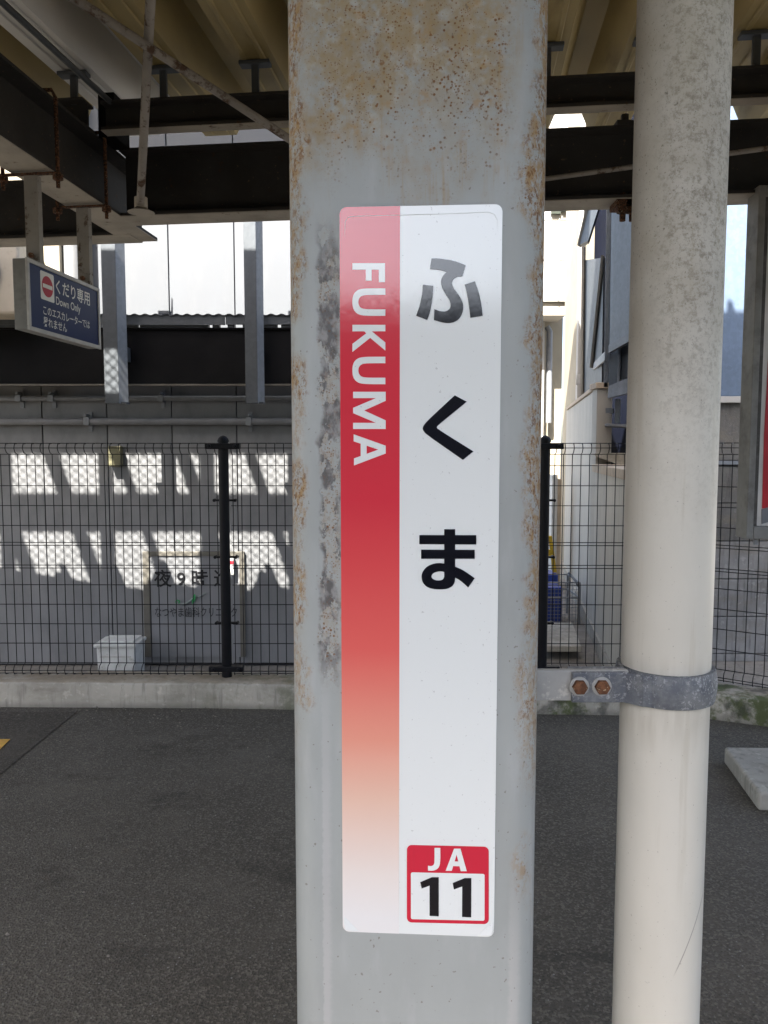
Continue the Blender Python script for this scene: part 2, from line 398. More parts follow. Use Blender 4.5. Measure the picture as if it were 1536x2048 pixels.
M['grey_clad'] = simple('warm grey cladding', (.43, .40, .345), (.38, .355, .31), 3, .6, stretch=(1, 1, .3))
M['black_paint'] = simple('black fence coating', (.0045, .0045, .006), (.006, .006, .008), 10, .5, spec=.22, bump=.05)
M['white_plastic'] = simple('white plastic', (.60, .60, .57), (.50, .50, .475), 8, .45, dirt=(.30, .28, .24), dscale=14, lo=.55, hi=.75)
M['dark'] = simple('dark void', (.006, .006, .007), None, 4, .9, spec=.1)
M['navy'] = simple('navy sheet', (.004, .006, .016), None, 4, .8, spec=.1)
M['conduit'] = simple('grey conduit', (.20, .205, .215), None, 8, .5)
M['ac'] = simple('ivory unit casing', (.56, .50, .41), (.49, .44, .36), 6, .55, dirt=(.30, .21, .13), dscale=12, lo=.6, hi=.8)
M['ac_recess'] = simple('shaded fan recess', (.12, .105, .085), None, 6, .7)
M['sign_blue'] = simple('sign blue', (.010, .022, .085), (.009, .019, .075), 3, .32, spec=.5, bump=0)
M['sign_white'] = simple('sign white', (.78, .76, .70), (.74, .72, .66), 8, .35, bump=0)
M['sign_frame'] = simple('sign aluminium frame', (.50, .48, .44), (.42, .40, .37), 20, .45, metal=.2)
M['sign_red'] = simple('sign red', (.50, .028, .045), None, 8, .35, bump=0)
M['board'] = simple('notice board face', (.20, .203, .21), (.185, .188, .195), 3, .45, bump=.03)
M['board_frame'] = simple('board frame', (.13, .12, .10), None, 9, .6)
M['ink'] = simple('black print', (.008, .008, .01), None, 9, .5, bump=0)
M['ink_soft'] = simple('faded print', (.03, .03, .035), None, 9, .5, bump=0)
M['leaf'] = simple('green print', (.03, .30, .09), None, 9, .5, bump=0)
M['leaf_pale'] = simple('pale print', (.22, .25, .235), None, 9, .5, bump=0)
M['yellow'] = simple('yellow plastic', (.62, .42, .03), None, 9, .5)
M['ochre'] = simple('ochre box', (.15, .14, .08), None, 9, .6)
M['blue_plastic'] = simple('blue plastic', (.02, .05, .28), None, 9, .5)
M['tactile'] = simple('yellow marking', (.62, .36, .07), (.5, .28, .06), 30, .7)
M['poster'] = simple('poster paper', (.72, .68, .63), None, 6, .4, bump=0)
M['poster_red'] = simple('poster red', (.52, .02, .03), None, 6, .4, bump=0)
M['cab_grey'] = simple('board cabinet steel', (.25, .245, .225), (.20, .195, .18), 6, .55, dirt=(.12, .11, .1), dscale=8)
M['cab_dark'] = simple('board cabinet recess', (.075, .068, .058), None, 6, .6, dirt=(.12, .11, .10), dscale=20)
M['cap_wood'] = simple('tan wall coping', (.50, .40, .29), (.42, .34, .25), 12, .75)
M['glass'] = simple('dark window glass', (.05, .06, .05), None, 4, .12, spec=.6, bump=0)
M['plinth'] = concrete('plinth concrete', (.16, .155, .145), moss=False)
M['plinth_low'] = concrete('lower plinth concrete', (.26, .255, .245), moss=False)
M['screen'] = simple('screen paint', (.30, .31, .33), None, 5, .6)
M['far_dark'] = simple('dark cladding', (.06, .058, .055), None, 3, .7)
M['roof_top'] = simple('dark roof top for less bounce', (.06, .06, .06), None, 3, .8)
M['shade_box'] = simple('concourse cladding', (.45, .46, .47), None, 3, .6)

# ================================================================== THE SETTING
def structure(o): o['kind'] = 'structure'; return o
g = MB(); g.bx(-60, 60, -.15, 4.52, -1.14, 0); structure(g.build('platform_ground', M['asphalt'], org=(0, 0, 0)))
g = MB(); g.bx(-60, 60, 4.52, 40, -.5, -.2); structure(g.build('yard_ground', M['yard'], org=(0, 0, 0)))
g = MB(); g.face([(-900, -900, -1.15), (900, -900, -1.15), (900, 900, -1.15), (-900, 900, -1.15)]); structure(g.build('track_bed', M['ballast'], org=(0, 0, 0)))

# newer asphalt patch, left, with a diagonal edge
pp = [ground_at(-260, 1424, .004), ground_at(152, 1424, .004), ground_at(0, 1548, .004), ground_at(-90, 1625, .004), ground_at(-420, 1700, .004)]
g = MB(); g.face(pp); structure(g.build('asphalt_patch', M['asphalt_new'], org=(0, 0, 0), fix=False))
pp = [ground_at(-150, 1478, .008), ground_at(21, 1478, .008), ground_at(-2, 1500, .008), ground_at(-170, 1503, .008)]
g = MB(); g.face(pp); structure(g.build('yellow_marking', M['tactile'], org=(0, 0, 0), fix=False))

# kerb: swept along a gently bent path, slightly uneven
kpath = [(-9, 4.53), (-4, 4.46), (-.975, 4.405), (.98, 4.30), (1.72, 4.27), (3.2, 3.62), (6, 2.6)]
def along(path, step):
    out = []
    for (x0, y0), (x1, y1) in zip(path[:-1], path[1:]):
        L = math.hypot(x1 - x0, y1 - y0); n = max(1, int(L / step))
        out += [(x0 + (x1 - x0) * i / n, y0 + (y1 - y0) * i / n, (x1 - x0) / L, (y1 - y0) / L) for i in range(n)]
    out.append((*path[-1], (path[-1][0] - path[-2][0]) / L, (path[-1][1] - path[-2][1]) / L)); return out
kp = [(0, -.02), (-.002, .03), (.0, .07), (.003, .11), (.008, .137), (.022, .147), (.09, .148), (.17, .147), (.245, .145), (.25, -.3)]
g = MB(); rows = []
pts = along(kpath, .06)
for (x, y, tx, ty) in pts:
    nx, ny = -ty, tx
    for j, (d, z) in enumerate(kp):
        q = mnoise.noise((x * 5, z * 9, d * 5)) * .005 + mnoise.noise((x * 21, z * 30, d * 21)) * .0025
        dd = d + q if j < 9 else d
        g.v.append(Vector((x + nx * dd, y + ny * dd, z + (q if 4 <= j < 9 else 0))))
n = len(kp)
for i in range(len(pts) - 1):
    for j in range(n - 1): g.f.append((i * n + j, (i + 1) * n + j, (i + 1) * n + j + 1, i * n + j + 1))
structure(g.build('kerb', M['kerb'], org=(0, 0, 0), smooth=True, fix=False))

# ================================================================== GREY STATION BUILDING (left, behind)
YW = 6.0
bldg = thing('station_building', 'large pale grey panelled wall behind the black fence, left of column', 'building', (-2.5, 6.6, -.2))
MB().bx(-7.5, .80, YW + .03, 7.4, -.2, 9.0).build('wall_core', M['joint'], bldg)
jx = at(347, 1000, YW).x; pw = .502
p0 = None
for i in range(-9, 7):
    x0 = jx + i * pw
    if x0 > .45: break
    if p0 is None:
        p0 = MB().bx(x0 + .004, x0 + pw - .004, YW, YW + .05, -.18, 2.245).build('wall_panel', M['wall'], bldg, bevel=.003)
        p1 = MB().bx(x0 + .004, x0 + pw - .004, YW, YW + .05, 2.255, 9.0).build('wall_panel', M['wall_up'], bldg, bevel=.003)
        px0 = x0
    else:
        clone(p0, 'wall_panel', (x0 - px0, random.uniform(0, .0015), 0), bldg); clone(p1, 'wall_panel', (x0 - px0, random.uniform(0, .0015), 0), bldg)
MB().bx(-7.5, -.55, 3.25, YW - .001, 7.75, 7.9).build('overhead_sky_block', M['far_dark'], bldg)  # unseen overhang added to keep zenith sky light off the wall
# conduits with saddle clamps
def conduit(py, r, clamps, label, yy=5.955):
    z = at(300, py, yy).z
    c = thing('wall_conduit', label, 'pipe', (-2.5, yy, z), 'pipes along the grey wall')
    MB().tube([(-7.4, yy, z), (.7, yy, z)], r, 12).build('pipe', M['conduit'], c, smooth=True)
    for px in clamps:
        p = at(px, py, yy); b = MB()
        b.bx(p.x - .022, p.x + .022, yy - r - .006, 6.0, z - r - .004, z + r + .004); b.bx(p.x - .015, p.x + .015, 5.99, 6.001, z - r - .05, z + r + .05)
        b.tube([(p.x, yy - r - .02, z + r + .02), (p.x, yy + .03, z + r + .02)], .012, 8)
        b.build('clamp', M['galv'], c, bevel=.002)
conduit(843, .026, (175, 498), 'thicker grey pipe clamped along the shaded wall above the fence', 5.935)
conduit(797, .020, (38, 103, 322), 'thin grey pipe just under the black girder', 5.945)
# square stub box on the wall above the fence
q = at(232, 912, 5.97); MB().bx(q.x - .045, q.x + .045, 5.93, 6.0, q.z - .08, q.z + .075).build('wall_box', M['ochre'], bevel=.004)
tag(bpy.data.objects['wall_box'], 'small ochre box fixed to the grey wall at the fence top', 'box')

# cream outbuilding corner with air conditioner, far left
bx0, bx1 = at(-120, 560, 5.82).x, at(122, 560, 5.82).x
annex = thing('cream_annex', 'sunlit cream wall at the left edge beside the air conditioner', 'wall', ((bx0 + bx1) / 2, 5.9, -.2))
MB().bx(bx0 - 1.5, at(77, 560, 5.82).x, 5.82, 5.998, 2.0, 9).build('wall_face', M['beige'], annex)
MB().bx(at(79, 560, 5.79).x, at(122, 560, 5.79).x, 5.78, 5.996, 2.0, 9).build('pilaster', M['beige'], annex, bevel=.01)
MB().bx(at(40, 490, 5.8).x, at(56, 490, 5.8).x, 5.808, 5.82, at(40, 507, 5.8).z, at(40, 487, 5.8).z).build('notice', M['white_plastic'], annex)
MB().tube([(at(145, 560, 5.86).x, 5.88, 2.0), (at(145, 560, 5.86).x, 5.88, 9)], .075, 20).build('round_pillar', M['wall'], annex, smooth=True)
# air conditioner
a0, a1 = at(-180, 560, 5.45).x, at(38, 560, 5.45).x; az0, az1 = at(0, 628, 5.45).z, at(0, 462, 5.45).z
ac = thing('air_conditioner', 'ivory outdoor air conditioner unit with round fan grille, left edge', 'air conditioner', ((a0 + a1) / 2, 5.6, az0))
MB().bx(a0, a1, 5.45, 5.75, az0, az1).build('casing', M['ac'], ac, bevel=.02, seg=3)
fc = Vector((at(-78, 555, 5.44).x, 5.44, (az0 + az1) / 2)); fr = .27
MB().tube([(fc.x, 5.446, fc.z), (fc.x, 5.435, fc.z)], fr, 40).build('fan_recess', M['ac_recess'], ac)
gr_n = 14
gr = MB()
for k in range(1, 15):
    r = fr * k / 14.2; gr.tube([(fc.x + r * math.cos(t * math.pi / 20), 5.428, fc.z + r * math.sin(t * math.pi / 20)) for t in range(41)], .0045, 5, False)
for k in range(20):
    t = k * math.pi / 10; gr.tube([(fc.x + .03 * math.cos(t), 5.424, fc.z + .03 * math.sin(t)), (fc.x + fr * math.cos(t + .5), 5.424, fc.z + fr * math.sin(t + .5))], .0035, 5)
gr.build('fan_grille', M['ac'], ac)
for px in (-200, 20): MB().bx(at(px, 500, 5.5).x - .03, at(px, 500, 5.5).x + .02, 5.47, 5.73, 2.46, az0).build('foot', M['galv_dark'], ac)

# ================================================================== BLACK GIRDER WITH CORRUGATED STRIP
YG = 5.70
gz0, gz1 = at(300, 770, YG).z, at(300, 655, YG).z
gird = thing('black_girder', 'long black steel girder running in front of the grey wall', 'girder', (-2.5, YG + .06, gz0))
prof = [(-.02, 0), (.09, 0), (.09, .012), (.012, .012), (.012, gz1 - gz0 - .012), (.09, gz1 - gz0 - .012), (.09, gz1 - gz0), (-.02, gz1 - gz0), (-.02, gz1 - gz0 - .012), (0, gz1 - gz0 - .012), (0, .012), (-.02, .012)]
MB().sweep([(-a, b) for a, b in prof], (-7.4, YG + .02, gz0), (.78, YG + .02, gz0)).build('web', M['girder'], gird)
MB().bx(-7.4, .78, YG - .008, YG + .0, gz0 - .006, gz0 + .008).build('bottom_lip', M['board_frame'], gird)
fz0 = at(300, 650, YG - .02).z; fz1 = at(300, 627, YG - .02).z
strip = thing('corrugated_strip', 'blue grey corrugated edge strip lying along the top of the black girder', 'flashing', (-2.5, YG, fz0))
xx = -7.4; kf = 0; fas = None
while xx < .7:
    w = 1.25; b = MB().bx(xx, min(xx + w, .78) - .004, YG - .022 + (kf % 2) * .003, YG - .012 + (kf % 2) * .003, fz0 + (kf % 2) * .003, fz1 - .01)
    b.build('fascia_strip', M['galv_dark'], strip); xx += w; kf += 1
cs = MB(); nx_ = 900
for i in range(nx_ + 1):
    x = -7.4 + 8.18 * i / nx_; z = fz1 - .012 + .006 * math.sin(x * 2 * math.pi / .076)
    for (yy, dz) in ((YG - .035, 0), (YG + .14, 0.01), (YG + .14, .014), (YG - .035, .004)): cs.v.append(Vector((x, yy, z + dz)))
for i in range(nx_):
    for j in range(4):
        a = i * 4 + j; b = i * 4 + (j + 1) % 4; cs.f.append((a, b, b + 4, a + 4))
cs.build('corrugated_sheet', M['galv_dark'], strip, smooth=True)
xb = -7.3
while xb < .7:
    w = random.choice((.05, .12, .25, .5)); MB().bx(xb, xb + w, YG - .004, YG + .05, gz1 + .0005, fz1 - .02).build('packing_block', M['galv_dark'], strip); xb += w + random.choice((.02, .03, .06))

# galvanised hanging posts in front of the girder
YP = 5.50
def hang_post(pxl, pxr, label, group='hanging steel posts'):
    x0, x1 = at(pxl, 700, YP).x, at(pxr, 700, YP).x; zb = at(pxl, 807, YP).z
    t_ = thing('hanging_post', label, 'post', ((x0 + x1) / 2, YP + .05, zb), group)
    w = x1 - x0
    MB().bx(x0, x0 + w * .70, YP, YP + .012, zb, 3.3).build('face_plate', M['galv_dark'], t_, bevel=.003)
    MB().add([(x0 + w * .70, YP, zb), (x1, YP + .07, zb), (x1, YP + .07, 3.3), (x0 + w * .70, YP, 3.3), (x0 + w * .70, YP + .01, zb), (x1 - .004, YP + .08, zb), (x1 - .004, YP + .08, 3.3), (x0 + w * .70, YP + .012, 3.3)],
             [(0, 1, 2, 3), (7, 6, 5, 4), (0, 4, 5, 1), (3, 2, 6, 7), (1, 5, 6, 2)]).build('side_flange', M['galv'], t_)
    MB().bx(x0, x1, YP + .012, YP + .10, zb, zb + .012).build('end_plate', M['galv_dark'], t_)
    MB().bx(x0 + .02, x1 - .02, YP + .09, YG + .001, 2.15, 2.25).build('girder_bracket', M['galv_dark'], t_)
hang_post(207, 248, 'galvanised steel post hanging just right of the blue sign')
hang_post(490, 525, 'galvanised steel post hanging between the blue sign and the column')

# ================================================================== NOTICE BOARD ON THE WALL (dental clinic)
WP = Plane((0, YW - .02, 0), (1, 0, 0))
b0, zt = WP.inv(298, 1112); b1, zb = WP.inv(482, 1350); zb = -.12
bd = thing('notice_board', 'grey clinic notice board with black lettering and green vine on the wall', 'notice board', ((b0 + b1) / 2, YW, zb))
MB().bx(b0, b1, YW - .018, YW - .001, zb, zt).build('panel', M['board'], bd)
for nm, (x0, x1, z0, z1) in {'l': (b0 - .05, b0, zb, zt + .035), 'r': (b1, b1 + .04, zb, zt + .035), 't': (b0, b1, zt, zt + .035)}.items():
    MB().bx(x0, x1, YW - .028, YW - .001, z0, z1).build('frame', M['board_frame'], bd, bevel=.003)

def text_fit(name, s, plane, s0, s1, t0, t1, mat, parent, off, bold=.0, space=1.0):
    cu = bpy.data.curves.new(name + '_text', 'FONT'); cu.body = s; cu.size = 1.0; cu.offset = bold; cu.space_character = space; cu.resolution_u = 4
    o = bpy.data.objects.new('t', cu); COL.objects.link(o)
    dg = bpy.context.evaluated_depsgraph_get(); me = bpy.data.meshes.new_from_object(o.evaluated_get(dg))
    vs = [v.co.copy() for v in me.vertices]; fs = [tuple(p.vertices) for p in me.polygons]
    bpy.data.objects.remove(o)
    if not vs: print('NO GLYPHS', s); return
    xa, xb = min(v.x for v in vs), max(v.x for v in vs); ya, yb = min(v.y for v in vs), max(v.y for v in vs)
    b = MB(); b.add([plane.pt(s0 + (v.x - xa) / (xb - xa) * (s1 - s0), t0 + (v.y - ya) / (yb - ya) * (t1 - t0), off) for v in vs], fs)
    return b.build(name, mat, parent, fix=False)
def fit_px(name, s, plane, l, r, tp, bt, mat, parent, off, bold=0.0, space=1.0):
    """l, r, tp, bt: photograph pixels on the left, right, top and bottom edge of the line of text"""
    return text_fit(name, s, plane, plane.inv(*l)[0], plane.inv(*r)[0], plane.inv(*bt)[1], plane.inv(*tp)[1], mat, parent, off, bold, space)
fit_px('lettering', '夜 9 時 迄', WP, (308, 1158), (462, 1158), (380, 1139), (380, 1174), M['ink'], bd, .003, .012)
fit_px('lettering', 'なつやま歯科クリニック', WP, (310, 1222), (474, 1222), (380, 1214), (380, 1234), M['ink_soft'], bd, .003, .004)
def stroke(name, pts, r, mat, parent, plane, off):
    b = MB(); b.tube([plane.pt(*plane.inv(*p), off) for p in pts], r, 6); return b.build(name, mat, parent)
stroke('vine_stem', [(356, 1199), (354, 1203), (358, 1207), (364, 1209), (372, 1207), (380, 1202), (387, 1195), (393, 1191), (400, 1193), (408, 1188), (414, 1185)], [.006, .008, .008, .009, .010, .009, .008, .007, .006, .005, .003], M['leaf_pale'], bd, WP, .006)
stroke('vine_curl', [(354, 1206), (352, 1203), (355, 1200), (360, 1202), (358, 1206)], .006, M['leaf'], bd, WP, .009)
MB().face([WP.pt(*WP.inv(*p), .013) for p in [(385, 1208), (384, 1198), (387, 1190), (391, 1187), (392, 1195), (389, 1204)]]).build('vine_leaf', M['leaf'], bd, fix=False)
# small red and white tag right of the board
q0 = at(459, 1124, 5.95); MB().bx(q0.x, q0.x + .035, 5.93, 6.0, q0.z - .10, q0.z + .03).build('wall_tag', M['white_plastic'], bevel=.003)
tag(bpy.data.objects['wall_tag'], 'tiny white tag with red stripe on the wall right of the fence post', 'tag')
MB().bx(q0.x + .001, q0.x + .034, 5.926, 5.93, q0.z - .012, q0.z + .012).build('red_stripe', M['sign_red'], bpy.data.objects['wall_tag'])

# white storage chest
c0, c1 = at(192, 1320, 5.62).x, at(273, 1320, 5.62).x
ch = thing('storage_chest', 'small white plastic chest standing behind the fence below the wall', 'chest', ((c0 + c1) / 2, 5.75, -.2))
zt_ = at(230, 1292, 5.62).z
b = MB(); b.prism([(c0 + .012, 5.62, -.2), (c1 - .02, 5.62, -.2), (c1 - .012, 5.62, zt_ - .01), (c0 + .004, 5.62, zt_ - .01)], (0.01, .22, 0)); b.build('body', M['white_plastic'], ch, bevel=.008)
b = MB(); b.bx(c0 - .012, c1 + .004, 5.605, 5.86, zt_ - .012, zt_ + .016); b.build('lid', M['white_plastic'], ch, bevel=.008, seg=3)
MB().bx(c0 + .02, c1 - .03, 5.65, 5.85, zt_ + .016, zt_ + .028).build('lid_panel', M['white_plastic'], ch, bevel=.006)
MB().bx(c0 + .03, c1 - .04, 5.612, 5.62, zt_ - .085, zt_ - .079).build('ridge', M['sign_frame'], ch)

# ================================================================== BLACK MESH FENCE
FY = 4.58
FZ0, FZ1 = .155, 1.548
fence = thing('mesh_fence', 'black welded wire mesh fence along the concrete kerb', 'fence', (0, FY, .147))
fpx = [at(452, 1100, FY).x, at(1085, 1100, FY).x]
fpath = [(-3.0, FY + .02), (fpx[0], FY), (fpx[1], FY), (1.80, FY - .01), (3.0, 3.72)]
def wire_profile(z0, z1):
    return [(0.0, z0 + .0), (-.035, z0 + .005), (-.045, z0 + .03), (-.03, z0 + .055), (0, z0 + .065), (0, z1 - .065), (-.03, z1 - .055), (-.045, z1 - .03), (-.035, z1 - .005), (0, z1)]
wr = .0026
vm = None
hz = [FZ0 + .185 + i * .1195 for i in range(10)]
hz = [z for z in hz if z < FZ1 - .08]
for si in range(len(fpath) - 1):
    A, B = Vector((*fpath[si], 0)), Vector((*fpath[si + 1], 0)); d = (B - A); L = d.length; d.normalize(); nrm = Vector((-d.y, d.x, 0))
    ang = math.atan2(d.y, d.x); nV = int((L - .08) / .0515); off0 = (L - nV * .0515) / 2
    for k in range(nV + 1):
        p = A + d * (off0 + k * .0515)
        if vm is None:
            vm = MB().tube([(0, y, z) for y, z in wire_profile(FZ0, FZ1)], wr, 6).mesh('vertical_wire'); vm.materials.append(M['black_paint'])
        o = bpy.data.objects.new('vertical_wire', vm); COL.objects.link(o); o.parent = fence
        o.location = p - ORG[fence.name]; o.rotation_euler = (0, 0, ang + random.uniform(-.02, .02))
    for z, oy in [(FZ0, 0), (FZ0 + .028, -.045), (FZ0 + .065, 0), (FZ1 - .065, 0), (FZ1 - .028, -.045), (FZ1, 0)] + [(z, 0) for z in hz] + [(hz[4] - .018, 0), (hz[5] + .018, 0)]:
        p0_, p1_ = A + d * .035 + nrm * (oy + .004), B - d * .035 + nrm * (oy + .004)
        MB().tube([(p0_.x, p0_.y, z), (p1_.x, p1_.y, z)], wr, 6).build('horizontal_wire', M['black_paint'], fence)
for (x, y) in fpath[1:4]:
    yy = y - .03
    post = MB().tube([(x, yy, .12), (x, yy, 1.555)], .030, 20).build('post', M['black_paint'], fence, smooth=True)
    MB().tube([(x, yy, 1.555), (x, yy, 1.562), (x, yy, 1.575), (x, yy, 1.588), (x, yy, 1.594)], [.034, .035, .030, .018, .004], 16).build('cap', M['black_paint'], post, smooth=True)
    for z in (1.53, .20):
        b = MB(); b.box((x, yy - .012, z), (.205, .05, .034)); b.tube([(x - .075, yy - .05, z), (x - .075, yy, z)], .012, 8); b.tube([(x + .075, yy - .05, z), (x + .075, yy, z)], .012, 8)
        b.build('bracket_arm', M['black_paint'], post, bevel=.006)
    for z in (1.21, .87, .47):
        b = MB(); b.box((x, yy + .022, z), (.14, .022, .012)); b.tube([(x - .062, yy + .005, z), (x - .062, yy + .045, z)], .010, 8); b.tube([(x + .062, yy + .005, z), (x + .062, yy + .045, z)], .010, 8)
        b.build('wire_clip', M['black_paint'], post, bevel=.002)

# ================================================================== PLATFORM CANOPY
PHI = math.radians(6.5)
CO, CEX, CEY = Vector((-.47, 3.69, 0)), Vector((math.cos(PHI), -math.sin(PHI), 0)), Vector((math.sin(PHI), math.cos(PHI), 0))
def CL(a, b, z): p = CO + CEX * a + CEY * b; return Vector((p.x, p.y, z))
can = thing('platform_canopy', 'old dark steel platform canopy overhead with ochre folded roof', 'canopy', (0, 3.7, 2.6))
def hprof(w, h, tf, tw):
    a, t = w / 2, tw / 2
    return [(-a, 0), (a, 0), (a, tf), (t, tf), (t, h - tf), (a, h - tf), (a, h), (-a, h), (-a, h - tf), (-t, h - tf), (-t, tf), (-a, tf)]
def hbeam(p0, p1, w, h, tf=.013, tw=.009, name='beam'):
    o = MB().sweep(hprof(w, h, tf, tw), p0, p1).build(name, M['beam'], can)
    d = (Vector(p1) - Vector(p0)).normalized()
    # pale lower flange face, a plate of its own just under the beam
    ac_ = d.cross(Vector((0, 0, 1)))
    MB().sweep([(-w / 2, -.004), (w / 2, -.004), (w / 2, .0), (-w / 2, .0)], p0, p1).build('flange_plate', M['flange'], o)
    return o
ZB = 2.60
hbeam(CL(-.76, 0, ZB), CL(6.2, 0, ZB), .15, .305)                     # cross beam over the fence
hbeam(CL(-6.0, .30, ZB), CL(-.85, .30, ZB), .15, .29)                 # its neighbour further left, set back
hbeam(CL(-.85, -5.15, ZB + .002), CL(-.85, .36, ZB + .002), .175, .285)      # beam running back over the platform
# purlins
for (bb, z0) in ((-.34, 2.868), (-1.9, 2.868), (-3.6, 2.868), (-5.0, 2.868)):
    MB().sweep([(-.03, 0), (.03, 0), (.03, .012), (-.018, .012), (-.018, .108), (.03, .108), (.03, .12), (-.03, .12)], CL(-.70 if bb > -1 else -6, bb, z0), CL(6.2, bb, z0)).build('purlin', M['beam'], can)
    MB().sweep([(-.031, -.004), (.031, -.004), (.031, -.001), (-.031, -.001)], CL(-.70 if bb > -1 else -6, bb, z0), CL(6.2, bb, z0)).build('purlin_edge', M['flange'], can)
MB().box(CL(-.72, -.20, 2.97), (.075, .15, .19), CEX).build('purlin_stub', M['girder'], can, bevel=.003)
MB().sweep(hprof(.10, .11, .01, .01), CL(-6, -.34, 2.888), CL(-.77, -.34, 2.888)).build('purlin', M['beam'], can)
# folded roof sheets, each fold a piece
PITCH, FD = .400, .165
def roof_z(b): return 3.135 + .02 * b
A0 = -.43
for k in range(-10, 13):
    ac_ = A0 + k * PITCH; be = (4.16 - CO.y + ac_ * math.sin(PHI)) / math.cos(PHI); bs = (-1.5 - CO.y + ac_ * math.sin(PHI)) / math.cos(PHI)
    low = [(-.2, FD), (-.155, FD), (-.085, 0), (.085, 0), (.155, FD), (.2, FD)]
    line = low + [(u, v + .008) for u, v in reversed(low)]
    # small stiffening ribs are part of the sheet outline
    vs0 = [CL(ac_ + u, bs, roof_z(bs) + v) for u, v in line]; vs1 = [CL(ac_ + u, be, roof_z(be) + v) for u, v in line]; n = len(line)
    MB().add(vs0 + vs1, [(i, (i + 1) % n, n + (i + 1) % n, n + i) for i in range(n)] + [tuple(reversed(range(n))), tuple(range(n, 2 * n))]).build('roof_sheet', M['roof_grey'] if k == -1 else M['roof'], can)
    sk = [(u, v + .010) for u, v in low] + [(u, v + .016) for u, v in reversed(low)]  # extra dark top sheet, added to keep sunlit roof bounce off the wall
    vs0 = [CL(ac_ + u, bs, roof_z(bs) + v) for u, v in sk]; vs1 = [CL(ac_ + u, be - .004, roof_z(be) + v) for u, v in sk]
    MB().add(vs0 + vs1, [(i, (i + 1) % n, n + (i + 1) % n, n + i) for i in range(n)] + [tuple(reversed(range(n))), tuple(range(n, 2 * n))]).build('roof_top', M['roof_top'], can)
    for u in (-.04, .04):
        v = 0 if abs(u) < .1 else FD
        MB().sweep([(-.007, -.006), (.007, -.006), (.012, 0), (-.012, 0)], CL(ac_ + u, bs + .05, roof_z(bs) + v - .0005), CL(ac_ + u, be - .02, roof_z(be) + v - .0005)).build('roof_rib', M['roof_grey'] if k == -1 else M['roof'], can)
    # T clip between purlin and roof
    b = MB(); b.box(CL(ac_, -.34, (2.988 + roof_z(-.34)) / 2), (.03, .02, roof_z(-.34) - 2.986), CEX); b.box(CL(ac_, -.34, roof_z(-.34) - .014), (.13, .05, .016), CEX)
    b.build('roof_clip', M['galv_dark'], can, bevel=.003)
# sloping closure plate and light trim beside the left beam
MB().tube([CL(-.64, -3.2, 2.905), CL(-.66, -.36, 2.985)], .012, 8).build('trim_rod', M['galv_dark'], can)
# brace rods
def rod(pa, Ya, pb, Yb, r, name='brace_rod'):
    A, B = at(*pa, Ya), at(*pb, Yb); pts = [A.lerp(B, i / 12) for i in range(13)]
    return MB().tube(pts, r, 10).build(name, M['rod'], can, smooth=True)
rod((304, -60), 2.55, (281, 402), 3.42, .0165)
rod((120, -22), 2.55, (600, 292), 3.12, .0155)
rod((1040, 365), 3.50, (1560, 293), 3.22, .010)
pb = at(282, 412, 3.44)
b = MB(); b.tube([(pb.x, pb.y, pb.z + .035), (pb.x, pb.y, pb.z - .01)], .028, 14); b.tube([(pb.x, pb.y, pb.z - .012), (pb.x, pb.y, pb.z - .028)], [.028, .058], 14); b.build('rod_socket', M['flange'], can, smooth=True)
# bolted clamps on the right stretch of the cross beam
for px in (1243, 1262):
    q = at(px, 402, 3.5)
    b = MB(); b.bx(q.x - .035, q.x + .035, q.y - .05, q.y + .06, ZB - .03, ZB + .012); b.tube([(q.x, q.y - .02, ZB - .09), (q.x, q.y - .02, ZB + .03)], .014, 8); b.tube([(q.x, q.y - .02, ZB - .055), (q.x, q.y - .02, ZB - .03)], .027, 6)
    b.build('flange_clamp', M['old_iron'], can, bevel=.002)
q = at(1249, 262, 3.5); b = MB(); b.bx(q.x - .05, q.x + .06, q.y - .06, q.y + .05, 2.905, 2.925); b.tube([(q.x, q.y, 2.92), (q.x, q.y, 2.97)], .017, 6); b.build('top_clamp', M['beam'], can)
MB().box(CL(1.78, -.078, ZB + .15), (.16, .006, .24), CEX).build('splice_plate', M['beam'], can)
# U bolts and their cross bars, around the beam above the hanging sign
for bb in (-.67, -.265):
    pts = []
    for (a, z) in [(-.115, ZB - .07), (-.115, ZB + .27), (-.10, ZB + .30), (.10, ZB + .30), (.115, ZB + .27), (.115, ZB - .07)]: pts.append(CL(-.85 + a, bb, z))
    MB().tube(pts, .008, 8).build('u_bolt', M['old_iron'], can)
    b = MB(); b.box(CL(-.85, bb, ZB - .014), (.25, .022, .006), CEX)
    for a in (-.115, .115): p = CL(-.85 + a, bb, 0); b.tube([(p.x, p.y, ZB - .018), (p.x, p.y, ZB - .04)], .02, 6)
    b.build('clamp_bar', M['old_iron'], can)

# mesh screen standing on the far roof edge: its shadow falls on the grey wall
YS = 3.98; DY = YW - YS
scr = thing('roof_screen', 'expanded metal screen with posts standing on the canopy roof edge', 'screen', (-2.8, YS, 3.3))
def wall_to_screen(px): return at(px, 1000, YW).x - SX * DY
zs = lambda zw: zw + SK * DY
XA, XB = wall_to_screen(-130), wall_to_screen(640)
for px in (-188, 12, 213, 415, 590):
    x = wall_to_screen(px); MB().bx(x - .048, x + .048, YS - .02, YS + .02, 3.29, zs(2.10)).build('post', M['screen'], scr)
MB().bx(-14, XA - .12, YS - .03, YS + .03, 3.33, 7.6).build('sky_block_panel', M['roof_top'], scr)  # unseen solid panel added to cut sky light reaching the grey wall
for z0, z1 in ((zs(.83), zs(1.11)), (zs(1.44), zs(2.10))):  # rail below; solid band above added to keep sun off the girder
    MB().bx(XA - .3, XB + .3, YS + .025, YS + .045, z0, z1).build('rail_shade_band', M['screen'], scr)
